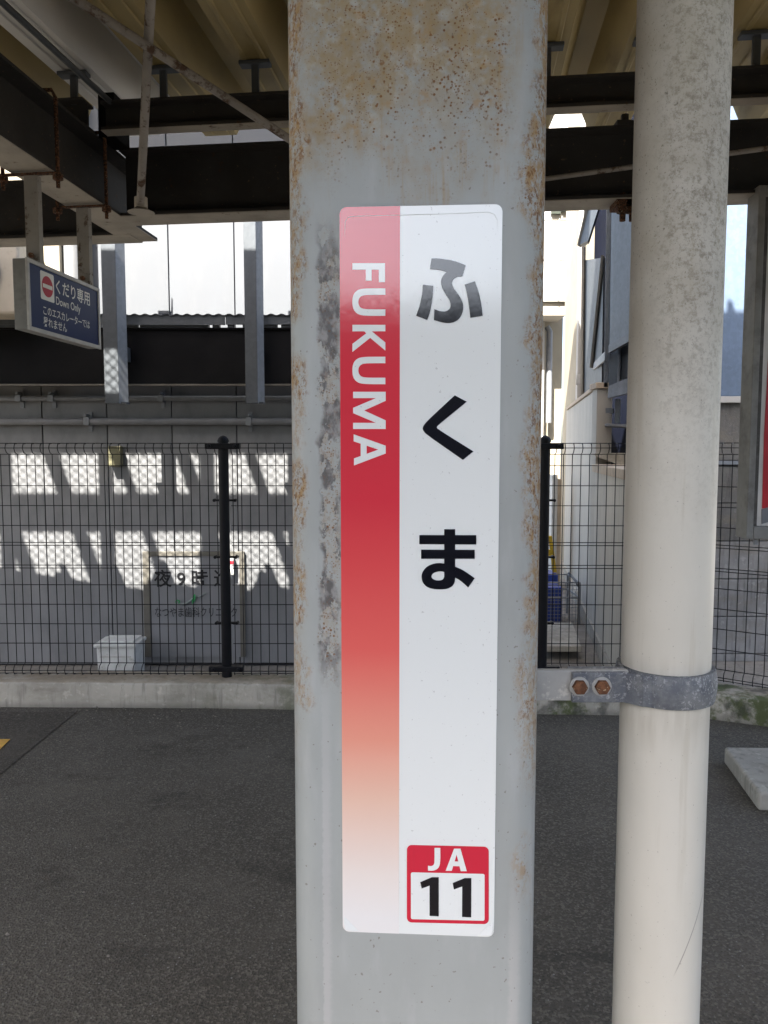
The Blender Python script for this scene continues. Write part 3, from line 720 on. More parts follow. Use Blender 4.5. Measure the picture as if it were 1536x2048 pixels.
for px, w in ((-168, 27), (-35, 27), (98, 26), (234, 15), (362, 25), (497, 18), (630, 20)):
    # outriggers running back over the roof: slanting shadows
    z0 = zs(at(px, 900, YW).z); x = at(px, 900, YW).x - SX * DY; w_ = w / FPX * 6.0
    top = zs(2.0); x = x - SX / SK * (zs(2.0) - z0)
    MB().bx(x - w_ / 2, x + w_ / 2, YS - 1.35, YS - .022, top - .03, top + .03).build('outrigger', M['screen'], scr)
    MB().bx(x - .02, x + .02, YS - 1.35, YS - 1.31, 3.25, top - .03).build('outrigger_leg', M['screen'], scr)
mesh = MB(); cw, chh, sw, th = .082, .074, .0070, .004
def strand(x0, z0, x1, z1):
    d = Vector((x1 - x0, 0, z1 - z0)); nn = Vector((-d.z, 0, d.x)).normalized() * sw / 2
    a, b_ = Vector((x0, YS, z0)), Vector((x1, YS, z1))
    mesh.add([a - nn, a + nn, b_ + nn, b_ - nn, a - nn + Vector((0, th, 0)), a + nn + Vector((0, th, 0)), b_ + nn + Vector((0, th, 0)), b_ - nn + Vector((0, th, 0))],
             [(0, 1, 2, 3), (7, 6, 5, 4), (0, 4, 5, 1), (2, 6, 7, 3), (1, 5, 6, 2), (0, 3, 7, 4)])
nx2, nz2 = int((XB - XA) / cw), int((zs(2.10) - 3.30) / chh)
for i in range(nx2):
    for j in range(nz2):
        x, z = XA + i * cw, 3.30 + j * chh
        # flattened hexagon cells as in expanded metal
        strand(x, z + chh * .5, x + cw * .5, z + chh); strand(x + cw * .5, z + chh, x + cw, z + chh * .5)
        strand(x, z + chh * .5, x + cw * .5, z); strand(x + cw * .5, z, x + cw, z + chh * .5)
tag(mesh.build('expanded_mesh', M['screen'], scr, fix=False), kind='stuff')

# unseen box added above the canopy to shade the alley
con = thing('alley_shade_box', 'grey clad box added above the canopy roof to shade the alley', 'building', (-.2, 2.95, 3.31))
MB().bx(-1.15, .80, 2.5, 3.4, 5.4, 10.5).build('body', M['shade_box'], con)
for x in (-1.0, .65):
    for y in (2.65, 3.25): MB().bx(x - .12, x + .12, y - .12, y + .12, 3.31, 5.4).build('leg', M['shade_box'], con)
# unseen gable topped box added to cast the peaked shadow on the metal wall
vx = at(1455, 700, 6.15).x
YV = 3.3; dv = 6.15 - YV; vz = at(1455, 622, 6.15).z + SK * dv; vx = vx - SX * dv
rv = thing('gable_caster', 'tall gable topped box added on the canopy roof to cast a shadow', 'blocker', (vx, YV, 3.3))
poly = [(-.30, 3.3), (.36, 3.3), (.36, vz - .30), (.14, vz), (-.16, vz), (-.30, vz - .15)]
MB().prism([(vx + a, YV, z) for a, z in poly], (0, -.4, 0)).build('housing', M['galv'], rv)
MB().bx(vx - .02, vx + .02, YV - .05, YV - .005, vz, vz + .09).build('finial', M['galv'], rv)

# ================================================================== STEEL COLUMN
CYAW = math.radians(3.5)
CP = Plane((.036, .905, 0), (math.cos(CYAW), -math.sin(CYAW), 0))
CW, CR = .302, .036
def rrect(w, h, r, n=8):
    pts = []
    for cx, cy, a0_ in ((w / 2 - r, h / 2 - r, 0), (-w / 2 + r, h / 2 - r, 90), (-w / 2 + r, -h / 2 + r, 180), (w / 2 - r, -h / 2 + r, 270)):
        for i in range(n + 1):
            a = math.radians(a0_ + 90 * i / n); pts.append((cx + r * math.cos(a), cy + r * math.sin(a)))
    return pts
sec = rrect(CW, CW, CR, 8)
g = MB(); cbase = CP.pt(0, 0, -CW / 2); zl = [0 + i * .05 for i in range(63)]
back = -CP.n
for z in zl:
    for (u, v) in sec:
        p = cbase + CP.ex * u + back * v; g.v.append(Vector((p.x, p.y, z)))
n = len(sec)
for i in range(len(zl) - 1):
    for j in range(n): g.f.append((i * n + j, i * n + (j + 1) % n, (i + 1) * n + (j + 1) % n, (i + 1) * n + j))
g.f.append(tuple(range((len(zl) - 1) * n, len(zl) * n)))
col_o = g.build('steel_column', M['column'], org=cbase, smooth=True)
tag(col_o, 'rust stained grey steel box column in the middle carrying the station name', 'column')
bp = MB().box((cbase.x, cbase.y, .012), (.46, .46, .024), CP.ex).build('base_plate', M['column'], col_o, bevel=.003)

# ------------------------------------------------------------------ station name sticker
st = thing('station_sticker', 'long glossy station name sticker with red stripe reading FUKUMA', 'sticker', CP.pt(0, .9, .001))
tl, tr, bl, br = CP.inv(678, 415), CP.inv(1002.5, 409.5), CP.inv(687, 1862), CP.inv(990, 1872)
SL, SR_, SB, STOP = (tl[0] + bl[0]) / 2, (tr[0] + br[0]) / 2, (bl[1] + br[1]) / 2, (tl[1] + tr[1]) / 2
def rr_poly(l, r, b_, t_, rad, n=7):
    return [((l + r) / 2 + x, (b_ + t_) / 2 + y) for x, y in rrect(r - l, t_ - b_, rad, n)]
outl = rr_poly(SL, SR_, SB, STOP, .0085)
MB().prism([CP.pt(a, z, .0016) for a, z in outl], -CP.n * .0012).build('backing', M['st_white'], st, fix=True)
div = (CP.inv(798.5, 600)[0] + CP.inv(799.5, 1700)[0]) / 2
stripe = [(min(a, div), z) for a, z in outl]
cl = []
for p in stripe:
    if not cl or (abs(p[0] - cl[-1][0]) + abs(p[1] - cl[-1][1])) > 1e-6: cl.append(p)
ys = [p[1] for p in cl if p[0] >= div - 1e-9]
left = [p for p in cl if p[0] < div - 1e-9]; poly = left + [(div, min(ys)), (div, max(ys))]
# order: left points already run top -> bottom in rrect order (second and third corners)
MB().face([CP.pt(a, z, .0020) for a, z in poly]).build('red_stripe', M['st_grad'], st, fix=False)
def glyph(name, polys, crop, mat, base_off=.0024):
    x0, y0, sc = crop; b = MB()
    for i, pl in enumerate(polys):
        b.face([CP.pt(*CP.inv(x0 + x / sc, y0 + y / sc), base_off + i * .00006) for x, y in pl])
    bm = bmesh.new(); me = b.mesh('t', (0, 0, 0), False); bm.from_mesh(me); bmesh.ops.triangulate(bm, faces=bm.faces[:], ngon_method='EAR_CLIP')
    nb = MB(); bm.verts.ensure_lookup_table(); nb.add([v.co.copy() for v in bm.verts], [tuple(v.index for v in f.verts) for f in bm.faces]); bm.free()
    o = nb.build(name, mat, st, fix=False)
    me = o.data
    for p in me.polygons:
        if p.normal.dot(CP.n) < 0: p.flip()
    return o
def chaikin(pts, sharp, it=2):
    """round a closed outline except at the listed corners"""
    sh = set(sharp); cur = [(p, i in sh) for i, p in enumerate(pts)]
    for _ in range(it):
        out = []
        for i in range(len(cur)):
            (p, s_) = cur[i]; a = cur[i - 1][0]; c = cur[(i + 1) % len(cur)][0]
            if s_: out.append((p, True))
            else:
                out.append(((p[0] * .75 + a[0] * .25, p[1] * .75 + a[1] * .25), False)); out.append(((p[0] * .75 + c[0] * .25, p[1] * .75 + c[1] * .25), False))
        cur = out
    return [p for p, _ in cur]
C1, C2, C3 = (560, 400, 2.8444), (560, 950, 2.8444), (560, 1450, 2.8444)
fu_body = [(862, 335), (910, 336), (965, 344), (1012, 356), (1056, 374), (1038, 436), (1008, 440), (986, 452), (977, 474), (984, 500), (1006, 528), (1030, 562), (1043, 600), (1040, 640), (1022, 676), (992, 697), (955, 703), (915, 696), (876, 685), (878, 623), (905, 634), (940, 638), (964, 624), (972, 600), (964, 572), (942, 540), (922, 504), (914, 468), (922, 440), (946, 412), (915, 402), (884, 397), (853, 396)]
glyph('kana_fu', [chaikin(fu_body, (0, 4, 5, 18, 19, 29, 32)),
                  chaikin([(813, 485), (872, 490), (870, 540), (862, 600), (850, 650), (838, 685), (775, 660), (790, 620), (803, 570), (811, 520)], (0, 1, 5, 6)),
                  chaikin([(1050, 483), (1108, 465), (1125, 510), (1140, 570), (1148, 620), (1152, 660), (1082, 672), (1078, 630), (1070, 570), (1060, 520)], (0, 1, 5, 6))], C1, M['st_black'])
glyph('kana_ku', [chaikin([(994, 1112), (1062, 1148), (905, 1276), (888, 1293), (904, 1308), (1100, 1430), (1040, 1478), (838, 1338), (813, 1312), (812, 1290), (836, 1258)], (0, 1, 5, 6))], C1, M['st_black'])
glyph('kana_ma', [[(793, 340), (1116, 341), (1116, 394), (793, 392)], [(803, 423), (1107, 424), (1107, 475), (803, 475)], [(934, 307), (996, 307), (996, 586), (934, 586)],
                  chaikin([(934, 502), (905, 498), (868, 503), (832, 521), (810, 549), (804, 579), (812, 611), (836, 636), (872, 647), (912, 649), (952, 646), (982, 630), (994, 608), (996, 583), (934, 576), (928, 592), (910, 598), (885, 597), (866, 588), (860, 573), (868, 558), (890, 548), (915, 545), (934, 550)], (0, 13, 14, 23)),
                  chaikin([(996, 520), (1032, 534), (1072, 560), (1107, 585), (1070, 638), (1045, 614), (1020, 594), (996, 582)], (0, 3, 4, 7))], C2, M['st_black'])
Fp = [[(413, 362), (598, 362), (598, 470), (563, 470), (563, 399), (522, 399), (522, 462), (489, 462), (489, 399), (413, 399)]]
Up = lambda dy: [chaikin([(600, 505 + dy), (600, 542 + dy), (492, 542 + dy), (462, 548 + dy), (447, 568 + dy), (447, 598 + dy), (462, 618 + dy), (492, 624 + dy), (600, 624 + dy), (600, 661 + dy), (486, 661 + dy), (440, 652 + dy), (413, 618 + dy), (413, 548 + dy), (440, 513 + dy), (486, 505 + dy)], (0, 1, 8, 9), 2)]
Kp = [[(413, 712), (600, 712), (600, 749), (523, 749), (600, 812), (600, 858), (514, 786), (413, 866), (413, 820), (492, 760), (480, 749), (413, 749)]]
Mp = [[(417, 1092), (602, 1092), (602, 1143), (480, 1198), (602, 1254), (602, 1303), (417, 1303), (417, 1268), (546, 1268), (417, 1213), (417, 1183), (546, 1128), (417, 1128)]]
Ap = [[(420, 1333), (602, 1398), (602, 1420), (560, 1420), (420, 1373)], [(602, 1420), (602, 1442), (422, 1510), (422, 1470), (560, 1420)], [(460, 1384), (494, 1394), (494, 1447), (460, 1459)]]
for nm, pl in (('f', Fp), ('u', Up(0)), ('k', Kp), ('u', Up(388)), ('m', Mp), ('a', Ap)): glyph('letter_' + nm, pl, C1, M['st_white'])
# station number badge
def px_rr(l, t_, r, b_, rad, n=6):
    cx, cy = (l + r) / 2, (t_ + b_) / 2; return [(cx + x, cy + y) for x, y in rrect(r - l, b_ - t_, rad, n)]
glyph('badge', [[(x, y + (x - 955) * .022) for x, y in px_rr(722, 682, 1187, 1122, 28)]], C3, M['st_red'], .0022)
glyph('badge_field', [[(x, y + (x - 955) * .022) for x, y in px_rr(745, 836, 1163, 1102, 10)]], C3, M['st_white'], .0026)
glyph('letter_j', [chaikin([(879, 693), (912, 693), (912, 778), (902, 808), (876, 823), (842, 822), (842, 794), (862, 797), (876, 788), (879, 772)], (0, 1, 5, 6))], C3, M['st_white'], .0026)
glyph('letter_a', [[(942, 823), (990, 697), (1008, 697), (1005, 728), (977, 823)], [(1008, 697), (1026, 697), (1062, 825), (1028, 825), (1003, 728)], [(984, 796), (992, 769), (1018, 770), (1024, 797)]], C3, M['st_white'], .0026)
glyph('digit_one', [[(864, 858), (903, 858), (903, 1080), (851, 1078), (851, 906), (806, 923), (798, 886)]], C3, M['st_black'], .0030)
glyph('digit_one', [[(1050, 863), (1088, 863), (1087, 1086), (1035, 1084), (1036, 911), (989, 928), (982, 891)]], C3, M['st_black'], .0030)
# crease where an older film shows through near the top
cr = [(SL + .006, STOP - .035), (SL + .0065, STOP - .016), (SL + .010, STOP - .0115), (SL + .016, STOP - .0105), (SR_ - .05, STOP - .0095), (SR_ - .016, STOP - .0085), (SR_ - .009, STOP - .011), (SR_ - .0055, STOP - .018), (SR_ - .005, STOP - .03)]
MB().tube([CP.pt(a, z, .0018) for a, z in cr], [.0002, .0004, .0004, .0004, .0003, .0003, .0004, .0003, .0002], 6).build('crease', M['st_white'], st, smooth=True)
# lifted bottom corners of the film
for (a, s_) in ((SL, 1), (SR_, -1)):
    MB().add([CP.pt(a + s_ * .002, SB + .020, .0022), CP.pt(a + s_ * .020, SB + .0015, .0022), CP.pt(a + s_ * .0035, SB + .004, .0048), CP.pt(a + s_ * .0015, SB + .012, .0030), CP.pt(a + s_ * .012, SB + .0008, .0030)],
             [(0, 3, 2), (0, 2, 1), (2, 4, 1)]).build('lifted_corner', M['st_white'], st, fix=False)

# ================================================================== DRAIN PIPE WITH CLAMP
PX_, PY_, PR = at(1340, 1000, 1.02).x, 1.02, .0575
pipe = thing('drain_pipe', 'cream plastic drain pipe standing right of the steel column', 'pipe', (PX_, PY_, 0))
MB().tube([(PX_, PY_, i * .1) for i in range(32)], PR, 48).build('pipe_wall', M['pvc'], pipe, smooth=True)
# zinc strap: swept band around the pipe with a flat tongue
zc = at(1330, 1368, 1.0).z; hw = .0215
br_ = thing('pipe_bracket', 'crusted zinc clamp tying the cream pipe to the column', 'bracket', (PX_, PY_, zc - hw))
def ring(r0, r1, zc_, hw_, n=64, bulge=.003):
    b = MB(); prof = [(r0, -hw_), (r1, -hw_), (r1 + bulge * .7, -hw_ * .5), (r1 + bulge, 0), (r1 + bulge * .7, hw_ * .5), (r1, hw_), (r0, hw_)]
    k = len(prof)
    for i in range(n):
        t = 2 * math.pi * i / n
        for r, z in prof: b.v.append(Vector((PX_ + r * math.cos(t), PY_ + r * math.sin(t), zc_ + z)))
    for i in range(n):
        for j in range(k): b.f.append((i * k + j, i * k + (j + 1) % k, ((i + 1) % n) * k + (j + 1) % k, ((i + 1) % n) * k + j))
    return b
ring(PR + .0005, PR + .0055, zc, hw).build('strap', M['zinc'], br_, smooth=True)
tx0 = at(1146, 1365, .98).x; tx1 = PX_ - PR * .80; ty = PY_ - .030
b = MB()
tongue = [(PX_ - .035, PY_ - PR * .86), (PX_ - .047, PY_ - .047), (PX_ - .056, PY_ - .038), (PX_ - .066, ty), (tx0, ty)]
for i, (x, y) in enumerate(tongue):
    for (dy, z) in ((-.006, -hw + .001), (-.006, hw - .001), (.001, hw - .001), (.001, -hw + .001)): b.v.append(Vector((x, y + dy, zc + z)))
for i in range(len(tongue) - 1):
    for j in range(4): b.f.append((i * 4 + j, i * 4 + (j + 1) % 4, i * 4 + 4 + (j + 1) % 4, i * 4 + 4 + j))
b.f += [(0, 1, 2, 3), tuple(reversed(range(16, 20)))]
b.build('tongue', M['zinc'], br_, bevel=.002)
MB().bx(tx0 - .001, tx1, ty + .012, ty + .018, zc - hw, zc + hw).build('back_tongue', M['zinc'], br_)
MB().bx(CP.pt(CW / 2, 0, -.06).x - .004, tx1 - .012, ty + .0015, ty + .0115, zc - hw + .0015, zc + hw - .0005).build('flat_bar', M['bar'], br_, bevel=.0015)
for px in (1160, 1205):
    q = at(px, 1362, ty - .01)
    b = MB(); b.tube([(q.x, ty - .0145, zc + .002), (q.x, ty - .0055, zc + .002)], .0098, 6); bo = b.build('bolt', M['rust'], br_, bevel=.0005); MB().tube([(q.x, ty - .0078, zc + .002), (q.x, ty - .0058, zc + .002)], .0128, 18).build('washer', M['bar'], bo)

# ================================================================== HANGING BLUE SIGN
SA = -.85 + .03
SO = CL(SA, 0, 0)
SP = Plane((SO.x, SO.y, 0), CEY)         # face looks towards +CEX
sb0, sb1, sz0, sz1 = -.865, -.225, 1.957, 2.228
s_l = SP.inv(53, 590)[0]; s_r = SP.inv(198, 640)[0]
sz1 = (SP.inv(53, 517)[1] + SP.inv(197, 576)[1]) / 2; sz0 = (SP.inv(63, 664)[1] + SP.inv(200, 697)[1]) / 2
sgn = thing('hanging_sign', 'blue and white escalator sign with no entry symbol hanging at left', 'sign', CL(SA - .03, (s_l + s_r) / 2, sz0))
TH = .055
def sbox(name, s0, s1, z0, z1, o0, o1, mat, parent, bevel=0):
    b = MB(); c = SP.pt((s0 + s1) / 2, (z0 + z1) / 2, (o0 + o1) / 2); b.box(c, (s1 - s0, abs(o1 - o0), z1 - z0), SP.ex); return b.build(name, mat, parent, bevel=bevel)
sbox('case', s_l + .003, s_r - .003, sz0 + .003, sz1 - .003, -TH, -.002, M['cab_grey'], sgn, .002)
fw = .016
for (a, b_, c, d) in ((s_l, s_r, sz1 - fw, sz1), (s_l, s_r, sz0, sz0 + fw), (s_l, s_l + fw, sz0 + fw, sz1 - fw), (s_r - fw, s_r, sz0 + fw, sz1 - fw)):
    sbox('frame', a, b_, c, d, -.0018, .008, M['sign_frame'], sgn, .002)
sbox('panel', s_l + fw + .0005, s_r - fw - .0005, sz0 + fw + .0005, sz1 - fw - .0005, -.0018, .003, M['sign_blue'], sgn)
def c7(x, y): return (20 + x / 7.68, 490 + y / 7.68)
def sface(name, pts, off, mat): return MB().face([SP.pt(*p, off) for p in pts]).build(name, mat, sgn, fix=False)
il, it_ = SP.inv(*c7(447, 378)); ir, ib = SP.inv(*c7(668, 900)); ib = SP.inv(*c7(455, 820))[1]; it_ = SP.inv(*c7(447, 380))[1]
icw = (it_ - ib); ir = max(ir, il + icw * .9)
sface('icon_field', rr_poly(il, ir, ib, it_, .008), .0036, M['sign_white'])
icx, icy = (il + ir) / 2, (ib + it_) / 2; rad = min(ir - il, icw) * .41
sface('no_entry_disc', [(icx + rad * math.cos(k * math.pi / 20), icy + rad * math.sin(k * math.pi / 20)) for k in range(40)], .0042, M['sign_red'])
sface('no_entry_bar', [(icx - rad * .86, icy - rad * .19), (icx + rad * .86, icy - rad * .19), (icx + rad * .86, icy + rad * .19), (icx - rad * .86, icy + rad * .19)], .0048, M['sign_white'])
fit_px('lettering', 'くだり専用', SP, c7(690, 630), c7(1212, 800), c7(690, 515), c7(735, 760), M['sign_white'], sgn, .004, .012)
fit_px('lettering', 'Down Only', SP, c7(693, 850), c7(1068, 960), c7(693, 788), c7(1045, 1072), M['sign_white'], sgn, .004, .006)
fit_px('lettering', 'このエスカレーターでは', SP, c7(497, 990), c7(1212, 1200), c7(497, 925), c7(500, 1062), M['sign_white'], sgn, .004, .008)
fit_px('lettering', '昇れません', SP, c7(500, 1160), c7(860, 1260), c7(505, 1100), c7(505, 1245), M['sign_white'], sgn, .004, .008)
for bb in (-.67, -.265):
    b = MB(); b.sweep([(-.028, 0), (.028, 0), (.028, .006), (-.022, .006), (-.022, .03), (-.028, .03)], CL(-.85 + .0, bb, sz1 - .06), CL(-.85 + .0, bb, ZB - .018), ux=CEY); o = b.build('hanger', M['hanger'], sgn)
    q = CL(-.85, bb - .006, sz1 + .03); MB().tube([q, q - CEY * .014], .010, 6).build('hanger_bolt', M['rust'], o)

# ================================================================== POSTER BOARD AT THE RIGHT EDGE, ITS FOOTING
f0, f1 = ground_at(1447, 1526), ground_at(1516, 1623)
foot = MB(); d_ = (f1 - f0); rt = Vector((1.1, -.04, 0))
foot.prism([f0, f0 + rt, f1 + rt, f1], (0, 0, .082)).build('concrete_footing', M['slab'], org=f0, bevel=.014, seg=3)
tag(bpy.data.objects['concrete_footing'], 'low concrete footing slab with rounded edges on the asphalt, right edge', 'footing')
YB = 3.36
bL = at(1491, 1030, YB).x; bzb = at(1500, 1077, YB).z
pbd = thing('poster_board', 'grey steel framed poster board at the right edge with red poster', 'poster board', (bL + .5, YB, 0))
MB().bx(bL, bL + .030, YB - .015, YB + .09, bzb, 2.62).build('side_channel', M['cab_grey'], pbd, bevel=.003)
MB().bx(bL + .0305, bL + .058, YB + .015, YB + .085, bzb + .055, 2.58).build('recess', M['cab_dark'], pbd)
MB().bx(bL + .0305, bL + 1.1, YB - .015, YB + .09, bzb, bzb + .054).build('bottom_channel', M['cab_grey'], pbd, bevel=.003)
MB().bx(bL + .0305, bL + 1.1, YB - .015, YB + .09, 2.581, 2.62).build('top_channel', M['cab_grey'], pbd, bevel=.003)
MB().bx(bL + .0585, bL + 1.1, YB + .02, YB + .085, bzb + .0545, 2.58).build('poster', M['poster'], pbd)
rx = bL + .080
MB().face([(rx + .012, YB + .018, 2.5), (bL + 1.0, YB + .018, 2.5), (bL + 1.0, YB + .018, bzb + .3), (rx, YB + .018, bzb + .13), (rx - .004, YB + .018, bzb + .45)]).build('red_field', M['poster_red'], pbd, fix=False)
MB().face([(rx - .002, YB + .0175, bzb + .128), (rx + .5, YB + .0175, bzb + .28), (rx + .5, YB + .0175, bzb + .2), (rx, YB + .0175, bzb + .062)]).build('grey_curve', M['conduit'], pbd, fix=False)
for x in (bL + .45, bL + .95): MB().tube([(x, YB + .04, .083), (x, YB + .04, bzb - .001)], .03, 12).build('leg', M['cab_grey'], pbd)
MB().tube([(bL + .065, YB + .03, bzb - .03), (bL + .065, YB + .03, bzb - .001)], .012, 8).build('lock', M['galv'], pbd)

# ================================================================== RIGHT SIDE: ALLEY, ESCALATOR HOUSE, METAL WALL
def AW(Y, z, off=0.0):            # the alley wall plane, running back into the distance
    return Vector((.76 + .165 * Y - off, Y, z))
aw = thing('alley_wall', 'warm grey clad wall with tan coping running back along the alley', 'wall', AW(8, -.2))
def wslab(name, Y0, Y1, z0, z1, th, mat, parent, proud=0.0, bevel=0):
    a, b_ = AW(Y0, z0, proud), AW(Y1, z0, proud)
    return MB().prism([a, b_, AW(Y1, z1, proud), AW(Y0, z1, proud)], (th, -.16 * th, 0)).build(name, mat, parent, bevel=bevel)
yy = 7.16
while yy < 10.5:
    wslab('cladding_board', yy + .003, yy + .36, -.2, 2.06, .10, M['grey_clad'], aw, bevel=.004); yy += .363
wslab('coping', 7.12, 10.55, 2.062, 2.10, .16, M['cap_wood'], aw, .02, .004)
e = AW(7.06, 0)
MB().bx(e.x - .01, e.x + .13, 6.98, 7.14, -.2, 2.06).build('end_pillar', M['grey_clad'], aw, bevel=.006)
MB().bx(e.x - .03, e.x + .17, 6.95, 7.17, 2.062, 2.115).build('pillar_cap', M['cap_wood'], aw, bevel=.005)
yy = 5.02
while yy < 6.9:
    wslab('cladding_board', yy + .003, min(yy + .36, 6.975), -.2, 1.315, .20, M['grey_clad'], aw, bevel=.004); yy += .363
wslab('coping', 4.98, 6.97, 1.317, 1.385, .40, M['cap_wood'], aw, .03, .006)
wslab('base_strip', 5.0, 10.4, -.198, -.06, .02, M['slab'], aw, .022)
# escalator house: steel frame, galvanised panels, dark inside
eh = thing('escalator_house', 'open steel framed escalator house with galvanised panels behind the pipe', 'building', AW(7.6, -.2, -.5))
def qpx(name, pts, Ys, th, mat, parent, bevel=.003):
    P = [at(*p, y) for p, y in zip(pts, Ys)]
    return MB().prism(P, (.02 + th * .2, th, 0)).build(name, mat, parent, bevel=bevel)
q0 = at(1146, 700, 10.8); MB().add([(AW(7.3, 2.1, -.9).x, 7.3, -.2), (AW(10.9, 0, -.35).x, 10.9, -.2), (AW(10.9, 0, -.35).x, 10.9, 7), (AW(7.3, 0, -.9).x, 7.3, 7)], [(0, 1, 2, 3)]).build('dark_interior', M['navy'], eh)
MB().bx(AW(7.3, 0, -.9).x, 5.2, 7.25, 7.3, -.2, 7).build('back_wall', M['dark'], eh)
qpx('frame_post', [(1163, 492), (1168, 492), (1165, 812), (1160, 812)], [9.0] * 4, .06, M['grey_clad'], eh)
qpx('panel', [(1169, 520), (1207, 515), (1203, 790), (1166, 800)], [9.1, 7.6, 7.6, 9.1], .03, M['galv_dark'], eh)
qpx('raking_post', [(1202, 510), (1207, 510), (1184, 735), (1179, 735)], [7.5, 7.5, 8.2, 8.2], .06, M['grey_clad'], eh)
qpx('raking_beam', [(1180, 400), (1202, 400), (1176, 482), (1158, 490)], [9.0, 8.6, 8.9, 9.3], .12, M['galv_dark'], eh)
qpx('raking_trim', [(1174, 400), (1181, 400), (1158, 492), (1154, 490)], [9.0, 9.0, 9.3, 9.3], .06, M['white_wall'], eh)
qpx('raking_rail', [(1186, 727), (1210, 702), (1210, 720), (1186, 740)], [8.2, 6.9, 6.9, 8.2], .05, M['galv'], eh)
qpx('frame_post', [(1214, 340), (1223, 340), (1216, 775), (1207, 775)], [6.95] * 4, .08, M['galv_panel'], eh)
qpx('large_panel', [(1224, 340), (1290, 330), (1290, 650), (1219, 690)], [6.75, 6.2, 6.2, 6.75], .05, M['galv_panel'], eh)
qpx('panel_stringer', [(1217, 690), (1290, 645), (1290, 665), (1217, 706)], [6.74, 6.19, 6.19, 6.74], .06, M['galv'], eh)
qpx('sub_panel', [(1219, 712), (1237, 698), (1236, 768), (1217, 772)], [6.9, 6.8, 6.8, 6.9], .03, M['galv_dark'], eh)
qpx('sub_post', [(1237, 690), (1241, 688), (1239, 768), (1234, 768)], [6.7] * 4, .05, M['galv_panel'], eh)
qpx('sub_panel', [(1242, 680), (1290, 655), (1290, 745), (1239, 760)], [6.75, 6.4, 6.4, 6.75], .03, M['galv_dark'], eh)
qpx('kick_plate', [(1217, 772), (1290, 742), (1290, 778), (1215, 797)], [6.72, 6.3, 6.3, 6.72], .04, M['galv'], eh)
qpx('stub_post', [(1230, 798), (1240, 797), (1238, 846), (1229, 846)], [6.8] * 4, .10, M['galv_panel'], eh)
qpx('stub_beam', [(1211, 816), (1226, 816), (1226, 826), (1211, 826)], [6.8] * 4, .10, M['galv_panel'], eh)
qpx('shelf', [(1211, 847), (1290, 850), (1290, 856), (1211, 852)], [6.75, 6.5, 6.5, 6.75], .3, M['galv'], eh)
qpx('base_ledge', [(1190, 906), (1290, 906), (1290, 950), (1190, 912)], [6.9, 6.6, 6.6, 6.9], .3, M['slab'], eh)
qpx('small_window', [(1153, 748), (1163, 748), (1162, 765), (1151, 770)], [10.4] * 4, .02, M['white_plastic'], eh)

# metal clad wall and block plinth right of the pipe
mw = thing('metal_wall', 'sunlit pale metal wall over a shaded block plinth right of pipe', 'wall', (3.2, 6.25, -.2))
YM = 6.15
xl = at(1395, 700, YM).x
zs_ = at(1465, 805, YM).z
for k, (pl, pr) in enumerate(((1300, 1422), (1423, 1503), (1504, 1600), (1601, 1700))):
    MB().bx(at(pl, 700, YM).x, at(pr, 700, YM).x - .004, YM, YM + .04, zs_ + .05, 7.0).build('metal_panel', M['sky_tint_metal'], mw, bevel=.004)
MB().bx(xl - .1, xl + 2.2, YM - .05, YM + .06, zs_ - .005, zs_ + .045).build('sill', M['white_wall'], mw, bevel=.004)
MB().bx(xl - .1, xl + 2.2, YM + .04, YM + .3, -.2, 7).build('core', M['joint'], mw)
zz = zs_ - .01; k = 0
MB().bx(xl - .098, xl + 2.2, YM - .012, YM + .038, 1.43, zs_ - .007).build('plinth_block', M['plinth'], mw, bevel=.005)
MB().bx(xl - .098, xl + 2.2, YM - .03, YM + .038, 1.395, 1.425).build('ledge', M['galv_panel'], mw, bevel=.003)
zz = 1.39
while zz > -.15:
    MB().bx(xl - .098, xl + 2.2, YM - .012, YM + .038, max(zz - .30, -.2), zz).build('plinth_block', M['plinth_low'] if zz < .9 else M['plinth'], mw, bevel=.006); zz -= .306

# far cream building at the end of the alley
fb = thing('far_building', 'sunlit white and cream building at the end of the alley', 'building', (3.0, 14, -.2))
Yf = 13.0
fx = lambda px, Y=Yf: at(px, 600, Y).x
fz = lambda py, Y=Yf: at(1100, py, Y).z
MB().bx(fx(960), fx(1127), Yf - .5, Yf + 3, fz(615), 9.5).build('upper_storey', M['white_wall'], fb, bevel=.01)
MB().bx(fx(1000), fx(1120), Yf - .45, Yf + .2, fz(640), fz(616)).build('soffit', M['grey_clad'], fb)
MB().bx(fx(960), fx(1093), Yf + .1, Yf + 3, -.2, fz(640)).build('lower_wall', M['white_wall'], fb)
MB().bx(fx(1094), fx(1135), Yf + .3, Yf + 3, -.2, fz(600)).build('recess_wall', M['beige'], fb)
MB().bx(fx(1098, 12.5), fx(1117, 12.5), Yf - .56, Yf - .505, fz(430, 12.5), fz(395, 12.5)).build('window', M['glass'], fb, bevel=.004)
MB().bx(fx(1119, 12.5), fx(1126, 12.5), Yf - .56, Yf - .505, fz(425, 12.5), fz(395, 12.5)).build('window', M['glass'], fb, bevel=.004)
MB().tube([(fx(1098), Yf + .15, fz(650)), (fx(1104), Yf + .15, fz(660)), (fx(1105), Yf + .15, fz(845))], .05, 10).build('downpipe', M['conduit'], fb, smooth=True)
for py in (440, 520):
    MB().bx(fx(960), fx(1126), Yf - .508, Yf - .4995, fz(py, 12.5), fz(py, 12.5) + .025).build('joint_strip', M['grey_clad'], fb)
MB().bx(fx(1115, 12.5), fx(1117, 12.5), Yf - .52, Yf - .501, fz(612), 9.4).build('corner_trim', M['grey_clad'], fb)
cw_ = thing('cream_wall', 'tall cream side wall standing beyond the alley coping', 'wall', (3.6, 12, -.2))
